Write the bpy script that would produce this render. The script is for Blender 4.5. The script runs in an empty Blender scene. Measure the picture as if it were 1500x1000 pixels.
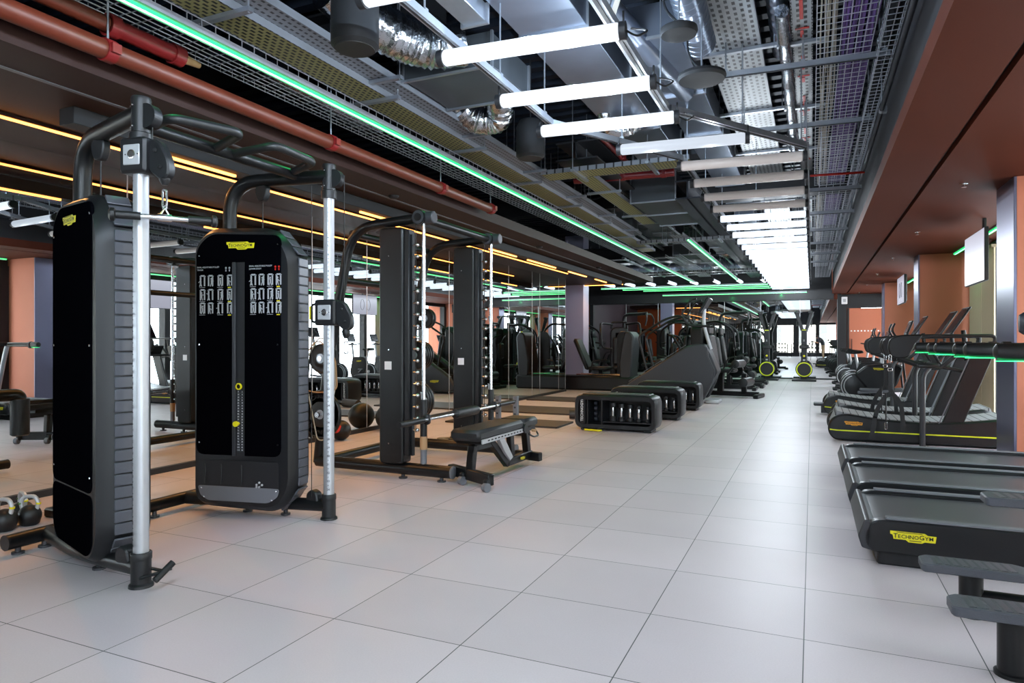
import bpy, math, random
from mathutils import Vector, Matrix
random.seed(7)
PI = math.pi
C = bpy.context.scene.collection
S = bpy.context.scene

# ------------------------------------------------------------------ mesh builder
def fillet(pts, r, n=5, closed=False):
    pts = [Vector(p) for p in pts]
    out = []
    N = len(pts)
    for i, p in enumerate(pts):
        if not closed and (i == 0 or i == N - 1):
            out.append(p); continue
        a = pts[(i - 1) % N] - p; b = pts[(i + 1) % N] - p
        la, lb = a.length, b.length
        if la < 1e-6 or lb < 1e-6: out.append(p); continue
        a /= la; b /= lb
        k = min(r, la * .49, lb * .49)
        A = p + a * k; B = p + b * k
        for j in range(n + 1):
            t = j / n
            out.append(A * (1 - t) ** 2 + p * 2 * t * (1 - t) + B * t * t)
    return out

def rrect(x0, z0, x1, z1, r, n=5):
    return [(p.x, p.y) for p in fillet([(x0, z0, 0), (x1, z0, 0), (x1, z1, 0), (x0, z1, 0)], r, n, True)]

def rpoly(pts, r, n=4):
    return [(p.x, p.y) for p in fillet([(a, b, 0) for a, b in pts], r, n, True)]

_txt = {}
def glyphs(s, size=1.0, bold=.0):
    k = (s, bold)
    if k not in _txt:
        cu = bpy.data.curves.new('t', 'FONT'); cu.body = s; cu.size = 1; cu.resolution_u = 2; cu.offset = bold
        cu.align_x = 'CENTER'; cu.align_y = 'CENTER'
        o = bpy.data.objects.new('t', cu)
        me = o.to_mesh()
        _txt[k] = ([v.co.copy() for v in me.vertices], [tuple(p.vertices) for p in me.polygons])
        o.to_mesh_clear(); bpy.data.objects.remove(o); bpy.data.curves.remove(cu)
    v, f = _txt[k]
    return [c * size for c in v], f

class MB:
    def __init__(s): s.v = []; s.f = []; s.m = []
    def add(s, vs, fs, mi=0, M=None):
        b = len(s.v)
        for v in vs:
            v = Vector(v)
            s.v.append(M @ v if M is not None else v)
        for f in fs: s.f.append([b + i for i in f]); s.m.append(mi)
        return s
    def box(s, c, d, mi=0, bev=0, R=None, rz=0):
        hx, hy, hz = d[0] / 2, d[1] / 2, d[2] / 2
        M = Matrix.Translation(Vector(c))
        if rz: M = M @ Matrix.Rotation(rz, 4, 'Z')
        if R is not None: M = M @ R.to_4x4()
        if bev <= 0:
            vs = [(x, y, z) for x in (-hx, hx) for y in (-hy, hy) for z in (-hz, hz)]
            fs = [(0, 1, 3, 2), (4, 6, 7, 5), (0, 4, 5, 1), (2, 3, 7, 6), (0, 2, 6, 4), (1, 5, 7, 3)]
            return s.add(vs, fs, mi, M)
        b = min(bev, hx * .98, hy * .98, hz * .98)
        vs = []; idx = {}
        for i in (-1, 1):
            for j in (-1, 1):
                for k in (-1, 1):
                    for a in range(3):
                        p = [i * (hx - b), j * (hy - b), k * (hz - b)]
                        p[a] = (i, j, k)[a] * (hx, hy, hz)[a]
                        idx[(i, j, k, a)] = len(vs); vs.append(p)
        fs = []
        for a in range(3):
            o = [q for q in range(3) if q != a]
            for sg in (-1, 1):
                loop = []
                for (u, w) in ((-1, -1), (1, -1), (1, 1), (-1, 1)):
                    k = [0, 0, 0]; k[a] = sg; k[o[0]] = u; k[o[1]] = w
                    loop.append(idx[(k[0], k[1], k[2], a)])
                fs.append(loop)
            # edges along axis a
            for u in (-1, 1):
                for w in (-1, 1):
                    def K(t, face):
                        k = [0, 0, 0]; k[a] = t; k[o[0]] = u; k[o[1]] = w
                        return idx[(k[0], k[1], k[2], face)]
                    fs.append([K(-1, o[0]), K(1, o[0]), K(1, o[1]), K(-1, o[1])])
        for i in (-1, 1):
            for j in (-1, 1):
                for k in (-1, 1):
                    fs.append([idx[(i, j, k, 0)], idx[(i, j, k, 1)], idx[(i, j, k, 2)]])
        return s.add(vs, fs, mi, M)
    def bb(s, x0, y0, z0, x1, y1, z1, mi=0, bev=0):
        return s.box(((x0 + x1) / 2, (y0 + y1) / 2, (z0 + z1) / 2), (abs(x1 - x0), abs(y1 - y0), abs(z1 - z0)), mi, bev)
    def bar(s, p0, p1, w, h, mi=0, bev=0, up=(0, 0, 1)):
        p0 = Vector(p0); p1 = Vector(p1); d = p1 - p0; L = d.length; d.normalize()
        u = Vector(up)
        if abs(d.dot(u)) > .99: u = Vector((1, 0, 0))
        y = u.cross(d).normalized(); z = d.cross(y)
        R = Matrix((d, y, z)).transposed()
        return s.box((p0 + p1) / 2, (L, w, h), mi, bev, R)
    def tube(s, pts, r, n=10, mi=0, closed=False, caps=True):
        P = [Vector(p) for p in pts]
        Q = [P[0]]
        for p in P[1:]:
            if (p - Q[-1]).length > 1e-5: Q.append(p)
        P = Q; N = len(P)
        rs = r if isinstance(r, (list, tuple)) else [r] * N
        vs = []; up = None
        for i in range(N):
            if closed: t = (P[(i + 1) % N] - P[i - 1])
            else: t = P[min(i + 1, N - 1)] - P[max(i - 1, 0)]
            t.normalize()
            if up is None:
                up = Vector((0, 0, 1)) if abs(t.z) < .9 else Vector((1, 0, 0))
            up = (up - t * up.dot(t))
            if up.length < 1e-5: up = t.orthogonal()
            up.normalize(); w = t.cross(up)
            rr = rs[min(i, len(rs) - 1)]
            for k in range(n):
                a = 2 * PI * k / n
                vs.append(P[i] + (up * math.cos(a) + w * math.sin(a)) * rr)
        fs = []
        for i in range(N if closed else N - 1):
            j = (i + 1) % N
            for k in range(n):
                fs.append((i * n + k, i * n + (k + 1) % n, j * n + (k + 1) % n, j * n + k))
        if caps and not closed:
            fs.append(tuple(range(n))[::-1]); fs.append(tuple((N - 1) * n + k for k in range(n)))
        return s.add(vs, fs, mi)
    def cyl(s, p0, p1, r, n=16, mi=0): return s.tube([p0, p1], r, n, mi)
    def lathe(s, prof, c=(0, 0, 0), axis=(0, 0, 1), n=24, mi=0, cap=True):
        ax = Vector(axis).normalized(); q = Vector((0, 0, 1)).rotation_difference(ax).to_matrix().to_4x4()
        M = Matrix.Translation(Vector(c)) @ q
        vs = []; fs = []
        for r, z in prof:
            for k in range(n):
                a = 2 * PI * k / n; vs.append((r * math.cos(a), r * math.sin(a), z))
        for i in range(len(prof) - 1):
            for k in range(n):
                fs.append((i * n + k, i * n + (k + 1) % n, (i + 1) * n + (k + 1) % n, (i + 1) * n + k))
        if cap and prof[0][0] > 1e-5: fs.append(tuple(range(n))[::-1])
        if cap and prof[-1][0] > 1e-5: fs.append(tuple((len(prof) - 1) * n + k for k in range(n)))
        return s.add(vs, fs, mi, M)
    def ball(s, c, r, n=20, mi=0, sz=1):
        m = n // 2
        return s.lathe([(max(r * math.sin(PI * i / m), 1e-6), -r * sz * math.cos(PI * i / m)) for i in range(m + 1)], c, (0, 0, 1), n, mi)
    def prism(s, poly, y0, y1, mi=0, bev=0, M=None, ins=None):
        """poly in (x,z), extruded y0..y1; bev = chamfer depth, ins = inset"""
        n = len(poly); ins = bev if ins is None else ins
        cx = sum(p[0] for p in poly) / n; cz = sum(p[1] for p in poly) / n
        A = sum(poly[i][0] * poly[(i + 1) % n][1] - poly[(i + 1) % n][0] * poly[i][1] for i in range(n))
        sg = 1 if A > 0 else -1
        def inset(d):
            out = []
            for i in range(n):
                a = Vector(poly[i - 1]); b = Vector(poly[i]); c = Vector(poly[(i + 1) % n])
                e1 = (b - a); e2 = (c - b)
                n1 = Vector((-e1.y, e1.x)) * sg; n2 = Vector((-e2.y, e2.x)) * sg
                if n1.length: n1.normalize()
                if n2.length: n2.normalize()
                m = n1 + n2
                if m.length < 1e-6: m = n1
                m.normalize(); k = d / max(.5, m.dot(n1))
                out.append((b.x + m.x * k, b.y + m.y * k))
            return out
        rings = []
        if bev > 0:
            q = inset(ins); rings = [(q, y0), (poly, y0 + bev), (poly, y1 - bev), (q, y1)]
        else: rings = [(poly, y0), (poly, y1)]
        vs = []
        for q, y in rings: vs += [(x, y, z) for x, z in q]
        fs = [tuple(range(n)), tuple((len(rings) - 1) * n + i for i in range(n))[::-1]]
        for k in range(len(rings) - 1):
            for i in range(n):
                j = (i + 1) % n
                fs.append((k * n + i, (k + 1) * n + i, (k + 1) * n + j, k * n + j))
        return s.add(vs, fs, mi, M)
    def sheet(s, poly, y, mi=0, M=None):
        return s.add([(x, y, z) for x, z in poly], [tuple(range(len(poly)))], mi, M)
    def text(s, st, size, M, mi=0, bold=0.0):
        v, f = glyphs(st, size, bold)
        return s.add(v, f, mi, M)
    def xf(s, M):
        s.v = [M @ v for v in s.v]; return s
    def mesh(s, name, mats):
        me = bpy.data.meshes.new(name)
        me.from_pydata([tuple(v) for v in s.v], [], s.f)
        for m in mats: me.materials.append(m)
        if len(mats) > 1: me.polygons.foreach_set('material_index', s.m)
        import bmesh
        bm = bmesh.new(); bm.from_mesh(me); bmesh.ops.recalc_face_normals(bm, faces=bm.faces); bm.to_mesh(me); bm.free()
        me.shade_smooth(); me.set_sharp_from_angle(angle=math.radians(38)); me.update()
        return me

def tag(o, label=None, cat=None, group=None, kind=None):
    if label: o['label'] = label
    if cat: o['category'] = cat
    if group: o['group'] = group
    if kind: o['kind'] = kind
    return o
OFF = {}
def thing(name, label, cat, loc=(0, 0, 0), rz=0, group=None, world=False):
    o = bpy.data.objects.new(name, None); C.objects.link(o)
    o.location = loc; o.rotation_euler = (0, 0, rz); o.empty_display_size = .1
    tag(o, label, cat, group)
    OFF[o.name] = Vector(loc) if world else Vector((0, 0, 0))
    return o
def part(name, mb, mats, parent, label=None):
    if not isinstance(mats, (list, tuple)): mats = [mats]
    off = OFF.get(parent.name, Vector((0, 0, 0)))
    if off.length: mb.v = [v - off for v in mb.v]
    o = bpy.data.objects.new(name, mb.mesh(name, mats)); C.objects.link(o); o.parent = parent
    OFF[o.name] = off
    if label: o['label'] = label
    return o
def solo(name, mb, mats, label, cat, group=None, kind=None):
    """one-mesh thing; origin moved to the base centre"""
    if not isinstance(mats, (list, tuple)): mats = [mats]
    xs = [v.x for v in mb.v]; ys = [v.y for v in mb.v]; zs = [v.z for v in mb.v]
    c = Vector(((min(xs) + max(xs)) / 2, (min(ys) + max(ys)) / 2, min(zs)))
    mb.v = [v - c for v in mb.v]
    o = bpy.data.objects.new(name, mb.mesh(name, mats)); C.objects.link(o); o.location = c
    OFF[o.name] = c
    return tag(o, label, cat, group, kind)
def struct(name, mb, mats):
    if not isinstance(mats, (list, tuple)): mats = [mats]
    o = bpy.data.objects.new(name, mb.mesh(name, mats)); C.objects.link(o); o['kind'] = 'structure'
    return o
def dup(root, loc, rz=None, label=None, group=None):
    def rec(o, par):
        c = o.copy(); C.objects.link(c)
        if par is not None: c.parent = par
        OFF[c.name] = OFF.get(o.name, Vector())
        for ch in KIDS.get(o.name, ()): rec(ch, c)
        return c
    KIDS = {}
    for o in C.objects:
        if o.parent: KIDS.setdefault(o.parent.name, []).append(o)
    r = rec(root, None); r.location = loc
    if rz is not None: r.rotation_euler = (0, 0, rz)
    if label: r['label'] = label
    if group: r['group'] = group
    return r
ORD = ['first', 'second', 'third', 'fourth', 'fifth', 'sixth', 'seventh', 'eighth', 'ninth', 'tenth', 'eleventh', 'twelfth', 'thirteenth', 'fourteenth', 'fifteenth', 'sixteenth', 'seventeenth', 'eighteenth', 'nineteenth', 'twentieth', 'twenty-first', 'twenty-second', 'twenty-third', 'twenty-fourth', 'twenty-fifth', 'twenty-sixth', 'twenty-seventh', 'twenty-eighth', 'twenty-ninth', 'thirtieth']

# ------------------------------------------------------------------ materials
def L(h):
    h = h.lstrip('#'); out = []
    for i in (0, 2, 4):
        c = int(h[i:i + 2], 16) / 255
        out.append(c / 12.92 if c <= .04045 else ((c + .055) / 1.055) ** 2.4)
    return tuple(out) + (1,)
def mat(name, col, rough=.5, metal=0, emit=None, es=1, noise=0, nscale=30, bump=0, spec=.5, coat=0):
    m = bpy.data.materials.new(name); m.use_nodes = True
    nt = m.node_tree; b = nt.nodes['Principled BSDF']
    c = L(col) if isinstance(col, str) else tuple(col) + (1,)
    b.inputs['Base Color'].default_value = c
    b.inputs['Roughness'].default_value = rough; b.inputs['Metallic'].default_value = metal
    b.inputs['Specular IOR Level'].default_value = spec
    b.inputs['Coat Weight'].default_value = coat
    if emit is not None:
        b.inputs['Emission Color'].default_value = (L(emit) if isinstance(emit, str) else tuple(emit) + (1,))
        b.inputs['Emission Strength'].default_value = es
    if noise or bump:
        tc = nt.nodes.new('ShaderNodeTexCoord'); nz = nt.nodes.new('ShaderNodeTexNoise')
        nz.inputs['Scale'].default_value = nscale; nz.inputs['Detail'].default_value = 3
        nt.links.new(tc.outputs['Object'], nz.inputs['Vector'])
        if noise:
            mx = nt.nodes.new('ShaderNodeMix'); mx.data_type = 'RGBA'
            mx.inputs[6].default_value = tuple(v * (1 - noise) for v in c[:3]) + (1,)
            mx.inputs[7].default_value = tuple(min(1, v * (1 + noise)) for v in c[:3]) + (1,)
            nt.links.new(nz.outputs['Fac'], mx.inputs[0]); nt.links.new(mx.outputs[2], b.inputs['Base Color'])
        if bump:
            bp = nt.nodes.new('ShaderNodeBump'); bp.inputs['Strength'].default_value = bump; bp.inputs['Distance'].default_value = .01
            nt.links.new(nz.outputs['Fac'], bp.inputs['Height']); nt.links.new(bp.outputs['Normal'], b.inputs['Normal'])
    return m

def math_node(nt, op, a, b=None, c=None):
    n = nt.nodes.new('ShaderNodeMath'); n.operation = op
    for i, v in enumerate((a, b, c)):
        if v is None: continue
        if isinstance(v, (int, float)): n.inputs[i].default_value = v
        else: nt.links.new(v, n.inputs[i])
    return n.outputs[0]

def floor_mat():
    m = mat('floor_tiles', '#b3b5ba', .42)
    nt = m.node_tree; b = nt.nodes['Principled BSDF']
    tc = nt.nodes.new('ShaderNodeTexCoord'); mp = nt.nodes.new('ShaderNodeMapping')
    mp.inputs['Location'].default_value = (.03 + .604 * 40, -2.275 + .595 * 60, 0)
    nt.links.new(tc.outputs['Object'], mp.inputs['Vector'])
    br = nt.nodes.new('ShaderNodeTexBrick'); br.offset = 0; br.squash = 1
    br.inputs['Scale'].default_value = 1
    br.inputs['Brick Width'].default_value = .604; br.inputs['Row Height'].default_value = .595
    br.inputs['Mortar Size'].default_value = .0022; br.inputs['Mortar Smooth'].default_value = .1
    br.inputs['Bias'].default_value = 0
    br.inputs['Color1'].default_value = (.58, .515, .55, 1); br.inputs['Color2'].default_value = (.635, .565, .602, 1)
    br.inputs['Mortar'].default_value = (.05, .052, .058, 1)
    nt.links.new(mp.outputs[0], br.inputs['Vector'])
    nz = nt.nodes.new('ShaderNodeTexNoise'); nz.inputs['Scale'].default_value = 1.1; nz.inputs['Detail'].default_value = 5
    nt.links.new(tc.outputs['Object'], nz.inputs['Vector'])
    n2 = nt.nodes.new('ShaderNodeTexNoise'); n2.inputs['Scale'].default_value = 160; n2.inputs['Detail'].default_value = 2
    nt.links.new(tc.outputs['Object'], n2.inputs['Vector'])
    f = math_node(nt, 'MULTIPLY_ADD', nz.outputs['Fac'], .22, .89)
    f2 = math_node(nt, 'MULTIPLY_ADD', n2.outputs['Fac'], .16, .92)
    f = math_node(nt, 'MULTIPLY', f, f2)
    vm = nt.nodes.new('ShaderNodeVectorMath'); vm.operation = 'SCALE'
    nt.links.new(br.outputs['Color'], vm.inputs[0]); nt.links.new(f, vm.inputs['Scale'])
    nt.links.new(vm.outputs[0], b.inputs['Base Color'])
    bp = nt.nodes.new('ShaderNodeBump'); bp.inputs['Strength'].default_value = .25; bp.inputs['Distance'].default_value = .004
    h = math_node(nt, 'MULTIPLY_ADD', br.outputs['Fac'], -1.0, 1)
    h = math_node(nt, 'MULTIPLY_ADD', n2.outputs['Fac'], .15, h)
    nt.links.new(h, bp.inputs['Height']); nt.links.new(bp.outputs['Normal'], b.inputs['Normal'])
    return m

def perf_mat(name, col, hole, px, py, fx, fy, red=False, metal=.7, rough=.45):
    """perforated steel: a grid of slots; px,py pitch, fx,fy slot fractions"""
    m = mat(name, col, rough, metal)
    nt = m.node_tree; b = nt.nodes['Principled BSDF']
    tc = nt.nodes.new('ShaderNodeTexCoord'); sp = nt.nodes.new('ShaderNodeSeparateXYZ')
    nt.links.new(tc.outputs['Object'], sp.inputs[0])
    gx = math_node(nt, 'DIVIDE', sp.outputs['X'], px)
    ix = math_node(nt, 'FLOOR', gx)
    off = math_node(nt, 'MULTIPLY', math_node(nt, 'MODULO', math_node(nt, 'ABSOLUTE', ix), 2), .5)
    gy = math_node(nt, 'ADD', math_node(nt, 'DIVIDE', sp.outputs['Y'], py), off)
    ax = math_node(nt, 'LESS_THAN', math_node(nt, 'ABSOLUTE', math_node(nt, 'SUBTRACT', math_node(nt, 'FRACT', gx), .5)), fx / 2)
    ay = math_node(nt, 'LESS_THAN', math_node(nt, 'ABSOLUTE', math_node(nt, 'SUBTRACT', math_node(nt, 'FRACT', gy), .5)), fy / 2)
    f = math_node(nt, 'MULTIPLY', ax, ay)
    mx = nt.nodes.new('ShaderNodeMix'); mx.data_type = 'RGBA'
    mx.inputs[6].default_value = L(col); mx.inputs[7].default_value = L(hole)
    nt.links.new(f, mx.inputs[0]); nt.links.new(mx.outputs[2], b.inputs['Base Color'])
    mt = math_node(nt, 'MULTIPLY_ADD', f, -metal, metal); nt.links.new(mt, b.inputs['Metallic'])
    return m

M = {}
M['floor'] = floor_mat()
M['black'] = mat('black_plastic', '#121316', .38, noise=.1, nscale=60)
M['gloss'] = mat('gloss_black_panel', '#050508', .6, spec=0)
M['frame'] = mat('black_powder_coat', '#0e0f11', .34, .0, spec=.35)
M['pad'] = mat('black_upholstery', '#151719', .42, bump=.15, nscale=300)
M['grey'] = mat('dark_grey_plastic', '#303136', .42)
M['dgrey'] = mat('charcoal_plastic', '#17181b', .4, spec=.4)
M['rib'] = mat('grey_rib_panel', '#55575f', .32, .2)
M['mgrey'] = mat('mid_grey_plastic', '#6b6d73', .5)
M['alu'] = mat('brushed_aluminium', '#b3b5ba', .34, .55, noise=.04, nscale=8)
M['silver'] = mat('silver_plastic', '#b9bbbf', .35, .3)
M['chrome'] = mat('chrome', '#d9dbde', .2, 1)
M['steel'] = mat('galvanised_steel', '#a9aeb6', .34, .85, noise=.12, nscale=14)
M['duct'] = mat('duct_sheet_metal', '#8b95a6', .3, .85, noise=.2, nscale=3)
M['foil'] = mat('crinkled_foil', '#c4c8cd', .18, 1, bump=1.0, nscale=22)
M['yellow'] = mat('yellow', '#e9dc1e', .45)
M['yglow'] = mat('yellow_line', '#d9e321', .45)
M['orange'] = mat('orange_accent', '#f2a01c', .45)
M['white'] = mat('white_print', '#e8e8ea', .5)
M['wgrey'] = mat('grey_print', '#a9abb0', .5)
M['red'] = mat('red_accent', '#c02318', .45)
M['redpipe'] = mat('terracotta_pipe', '#602718', .42, noise=.08, nscale=5)
M['redpipe2'] = mat('red_pipe_coupling', '#7a1c1e', .35)
M['brown'] = mat('brown_soffit', '#52281b', .65, noise=.06, nscale=1.5, spec=.1)
M['brownd'] = mat('dark_brown_soffit', '#2c1712', .55, noise=.06, nscale=1.5, spec=.25)
M['terra'] = mat('terracotta_wall', '#b86e54', .6, noise=.05, nscale=2, spec=.3)
M['terrad'] = mat('orange_wall', '#a84e22', .6, noise=.05, nscale=2)
M['purple'] = mat('aubergine_wall', '#3c2a33', .6)
M['lav'] = mat('satin_lilac_metal', '#6f6e86', .3, .6)
M['lavc'] = mat('lilac_column_panel', '#bcbcdc', .4, .0)
M['slab'] = mat('steel_deck', '#1d2430', .5, .5, noise=.15, nscale=2)
M['dark'] = mat('dark_steel', '#15161a', .55)
M['darkblue'] = mat('dark_blue_steel', '#2a2e38', .5, .3)
M['cover'] = mat('matt_black_cover', '#0e0f12', .7)
M['screen'] = mat('dark_screen', '#101216', .12, spec=.6)
M['tv'] = mat('television_picture', '#707178', .25, emit='#c4c2d4', es=.55)
M['tube'] = mat('lit_tube', '#303235', .5, emit=(.74, .86, 1.0), es=1.15, spec=.1)
M['tuben'] = mat('near_lit_tube', '#303235', .5, emit=(.80, .90, 1.0), es=1.05, spec=.1)
M['tubew'] = mat('dim_lit_tube', '#303235', .35, emit=(.80, .88, 1.0), es=.6, spec=.1)
M['tubeoff'] = mat('unlit_tube', '#bdb4b0', .3, emit=(.8, .75, .74), es=.06)
M['ledg'] = mat('green_led', '#20c050', .4, emit=(.005, .85, .16), es=1.5)
M['ledw'] = mat('green_led_core', '#ffffff', .4, emit=(.42, 1.0, .58), es=1.5)
M['ledo'] = mat('orange_led', '#ffb050', .4, emit=(1.0, .34, .07), es=4.0)
M['mirror'] = mat('mirror_glass', '#dcdfdf', .0, 1)
M['mesh'] = mat('zinc_wire', '#c8cbd2', .32, .85)
M['cablep'] = mat('purple_cable', '#62418a', .5)
M['cablew'] = mat('cream_cable', '#b2ab9a', .5)
M['khaki'] = mat('khaki_cloth', '#a08a72', .8)
M['shirt'] = mat('charcoal_cloth', '#33363c', .8)
M['skin'] = mat('skin', '#c08a6e', .5)
M['hair'] = mat('dark_hair', '#2a1d17', .6)
M['blind'] = mat('beige_blind', '#b3a286', .8, noise=.04, nscale=3)
def glass_mat():
    m = bpy.data.materials.new('window_glass'); m.use_nodes = True; nt = m.node_tree
    nt.nodes.remove(nt.nodes['Principled BSDF'])
    tr = nt.nodes.new('ShaderNodeBsdfTransparent'); gl = nt.nodes.new('ShaderNodeBsdfGlossy'); gl.inputs['Roughness'].default_value = .02
    tr.inputs[0].default_value = (.93, .96, .97, 1)
    mx = nt.nodes.new('ShaderNodeMixShader'); mx.inputs[0].default_value = .06
    nt.links.new(tr.outputs[0], mx.inputs[1]); nt.links.new(gl.outputs[0], mx.inputs[2])
    nt.links.new(mx.outputs[0], nt.nodes['Material Output'].inputs[0])
    return m
M['glass'] = glass_mat()
M['rubber'] = mat('rubber', '#0d0d0f', .45)
M['tan'] = mat('tan_strap', '#b08a62', .6)
M['mat'] = mat('rubber_platform', '#3a3431', .5, noise=.1, nscale=40)
M['belt'] = mat('running_belt', '#4c4d51', .38, noise=.12, nscale=200)
M['step'] = mat('ribbed_grey_plastic', '#4c4f57', .45, bump=.2, nscale=200)
M['leaf'] = mat('leaf', '#4c7a2c', .5)
M['slat'] = perf_mat('slatted_belt', '#7d7d7e', '#151517', .085, 10, .94, 1, metal=0, rough=.5)
M['trayY'] = perf_mat('zinc_yellow_perforated_steel', '#9a9463', '#0b0a07', .036, .06, .5, .62, metal=.3)
M['trayG'] = perf_mat('perforated_steel', '#9da1a3', '#07080b', .05, .085, .46, .55, metal=.3)
M['fcu'] = mat('dull_sheet_metal', '#4d5257', .45, .5, noise=.15, nscale=3)
M['trayS'] = perf_mat('slotted_steel', '#83868c', '#0e0f12', .05, .05, .36, .55, metal=.4)
M['green_s'] = mat('green_reflection_strip', '#40ff80', .4, emit=(.03, 1.0, .25), es=2.2)
M['face'] = M['rib']

# slatted belt: stripes only across the travel direction
def slat_mat():
    m = mat('slatted_running_belt', '#8b8b8c', .5)
    nt = m.node_tree; b = nt.nodes['Principled BSDF']
    tc = nt.nodes.new('ShaderNodeTexCoord'); sp = nt.nodes.new('ShaderNodeSeparateXYZ')
    nt.links.new(tc.outputs['Object'], sp.inputs[0])
    fx = math_node(nt, 'LESS_THAN', math_node(nt, 'FRACT', math_node(nt, 'DIVIDE', sp.outputs['X'], .08)), .14)
    mx = nt.nodes.new('ShaderNodeMix'); mx.data_type = 'RGBA'
    mx.inputs[6].default_value = L('#97989a'); mx.inputs[7].default_value = L('#0c0c0d')
    nt.links.new(fx, mx.inputs[0]); nt.links.new(mx.outputs[2], b.inputs['Base Color'])
    return m
M['slat'] = slat_mat()

def lamp(kind, loc, watts, col, parent, ang=2.8):
    l = bpy.data.lights.new('lamp', kind); l.energy = watts; l.color = col; l.shadow_soft_size = 0.0
    if kind == 'SPOT': l.spot_size = ang; l.spot_blend = 1.0
    o = bpy.data.objects.new('lamp', l); C.objects.link(o); o.parent = parent
    o.location = Vector(loc) - OFF.get(parent.name, Vector())
    return o
# ------------------------------------------------------------------ camera
HC = 1.17
cam = bpy.data.cameras.new('camera'); co = bpy.data.objects.new('camera', cam); C.objects.link(co)
co.location = (0, 0, HC); co.rotation_euler = (PI / 2, 0, .4212)
cam.sensor_width = 36; cam.lens = 981.5 / 1500 * 36; cam.clip_start = .05; cam.clip_end = 300
S.camera = co
S.view_settings.view_transform = 'Standard'; S.view_settings.look = 'None'
S.view_settings.gamma = 1; S.view_settings.use_curve_mapping = False
S.view_settings.exposure = 0.46
S.cycles.use_denoising = True
S.cycles.max_bounces = 8; S.cycles.diffuse_bounces = 3; S.cycles.glossy_bounces = 5; S.cycles.transmission_bounces = 4; S.cycles.transparent_max_bounces = 6
S.cycles.caustics_reflective = False; S.cycles.caustics_refractive = False
S.cycles.sample_clamp_indirect = 6
w = bpy.data.worlds.new('sky'); S.world = w; w.use_nodes = True
w.node_tree.nodes['Background'].inputs[0].default_value = (.86, .93, 1, 1)
w.node_tree.nodes['Background'].inputs[1].default_value = 9.0

# ================================================================== SETTING
XM = -5.3; YM = 22.7; YB = -11.6; XR = 2.4; ZS = 2.62; ZC = 3.9
b = MB(); b.bb(-7.6, YB - .2, -.12, 3.2, YM + .3, 0); struct('floor', b, M['floor'])
# corrugated steel deck
b = MB(); y = YB - .2; prof = []
while y < YM + .2:
    prof += [(y, ZC), (y + .10, ZC), (y + .13, ZC + .09), (y + .21, ZC + .09)]; y += .24
vs = []; fs = []
for (yy, zz) in prof: vs += [(-7.6, yy, zz), (3.2, yy, zz)]
for i in range(len(prof) - 1): fs.append((2 * i, 2 * i + 1, 2 * i + 3, 2 * i + 2))
b.add(vs, fs); b.bb(-7.6, YB - .2, ZC + .12, 3.2, YM + .3, ZC + .2)
struct('ceiling', b, M['slab'])
# left soffit with trim seam
b = MB(); b.bb(-7.6, YB, ZS, -3.56, 16.4, ZS + .12); struct('trim_1', b, M['brownd'])
b = MB(); b.bb(-7.7, YB, ZS + .12, -7.6, 15.0, ZC); struct('wall_left_void', b, M['dark'])
b = MB(); b.bb(-3.915, YB, ZS - .006, -3.885, 15.9, ZS + .003); struct('trim_2', b, M['mgrey'])
# right soffit with slot track
b = MB(); b.bb(.55, YB, ZS, .935, YM, ZS + .12); b.bb(.975, YB, ZS, 3.2, YM, ZS + .12); struct('trim_3', b, M['brown'])
b = MB(); b.bb(.57, YB, ZS + .12, .64, YM, ZC); struct('trim_21', b, M['dark'])
b = MB(); b.bb(.93, YB, ZS + .05, .98, YM, ZS + .1); struct('trim_4', b, M['dark'])
# walls
b = MB(); b.bb(XM - .35, YB, 0, XM - .03, 14.9, ZS); struct('wall_left', b, M['brown'])
b = MB(); b.bb(-7.5, 14.9, 0, XM - .03, 15.0, ZS); struct('wall_left_end', b, M['terrad'])
b = MB(); b.bb(-7.6, 15.0, 0, -7.3, YM + .2, ZC); struct('wall_left_alcove', b, M['purple'])
b = MB(); b.bb(-7.3, YM + .02, 2.72, .55, YM + .2, ZC); struct('wall_far_upper', b, M['dark'])
b = MB(); b.bb(-7.3, YM + .02, 0, .55, YM + .2, 2.72); b.bb(.55, YM + .02, 0, 1.35, YM + .2, ZC); b.bb(1.95, YM + .02, 0, 3.2, YM + .2, ZC); b.bb(1.35, YM + .02, 2.3, 1.95, YM + .2, ZC)
struct('wall_far', b, M['terra'])
# far bulkhead above the mirror
b = MB(); b.bb(-7.3, YM - .25, 2.46, .6, YM + .02, 2.72); struct('trim_5', b, M['dark'])
# far mirror panels and left mirror panels
def mirror_panel(y0, y1, k):
    b = MB(); b.bb(XM - .028, y0 + .003, .05, XM, y1 - .003, ZS - .002); b.bb(XM - .02, y1 - .003, .05, XM + .003, y1 + .005, ZS - .002, 1)
    o = solo('mirror_panel', b, [M['mirror'], M['silver']], '%s floor-to-ceiling mirror panel on the left wall, counted from the far end' % ORD[k], 'mirror', 'mirror panels along the left wall')
ys = [14.9, 14.44, 13.28, 12.85, 11.67, 10.52, 9.37, 8.25, 7.2, 6.15, 5.0, 3.85, 2.7, 1.55, .4, -.75, -1.9, -3.05, -4.2, -5.4, -6.6, -7.8, -9.0, -10.2, YB]
for k in range(len(ys) - 1): mirror_panel(ys[k + 1], ys[k], k)
b = MB(); b.bb(XM - .03, YB, 0, XM + .025, 14.9, .05); struct('baseboard_left', b, M['dark'])
xs = [-7.0, -5.85, -4.75, -3.7, -2.6, -1.5, -.35, .7]
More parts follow.
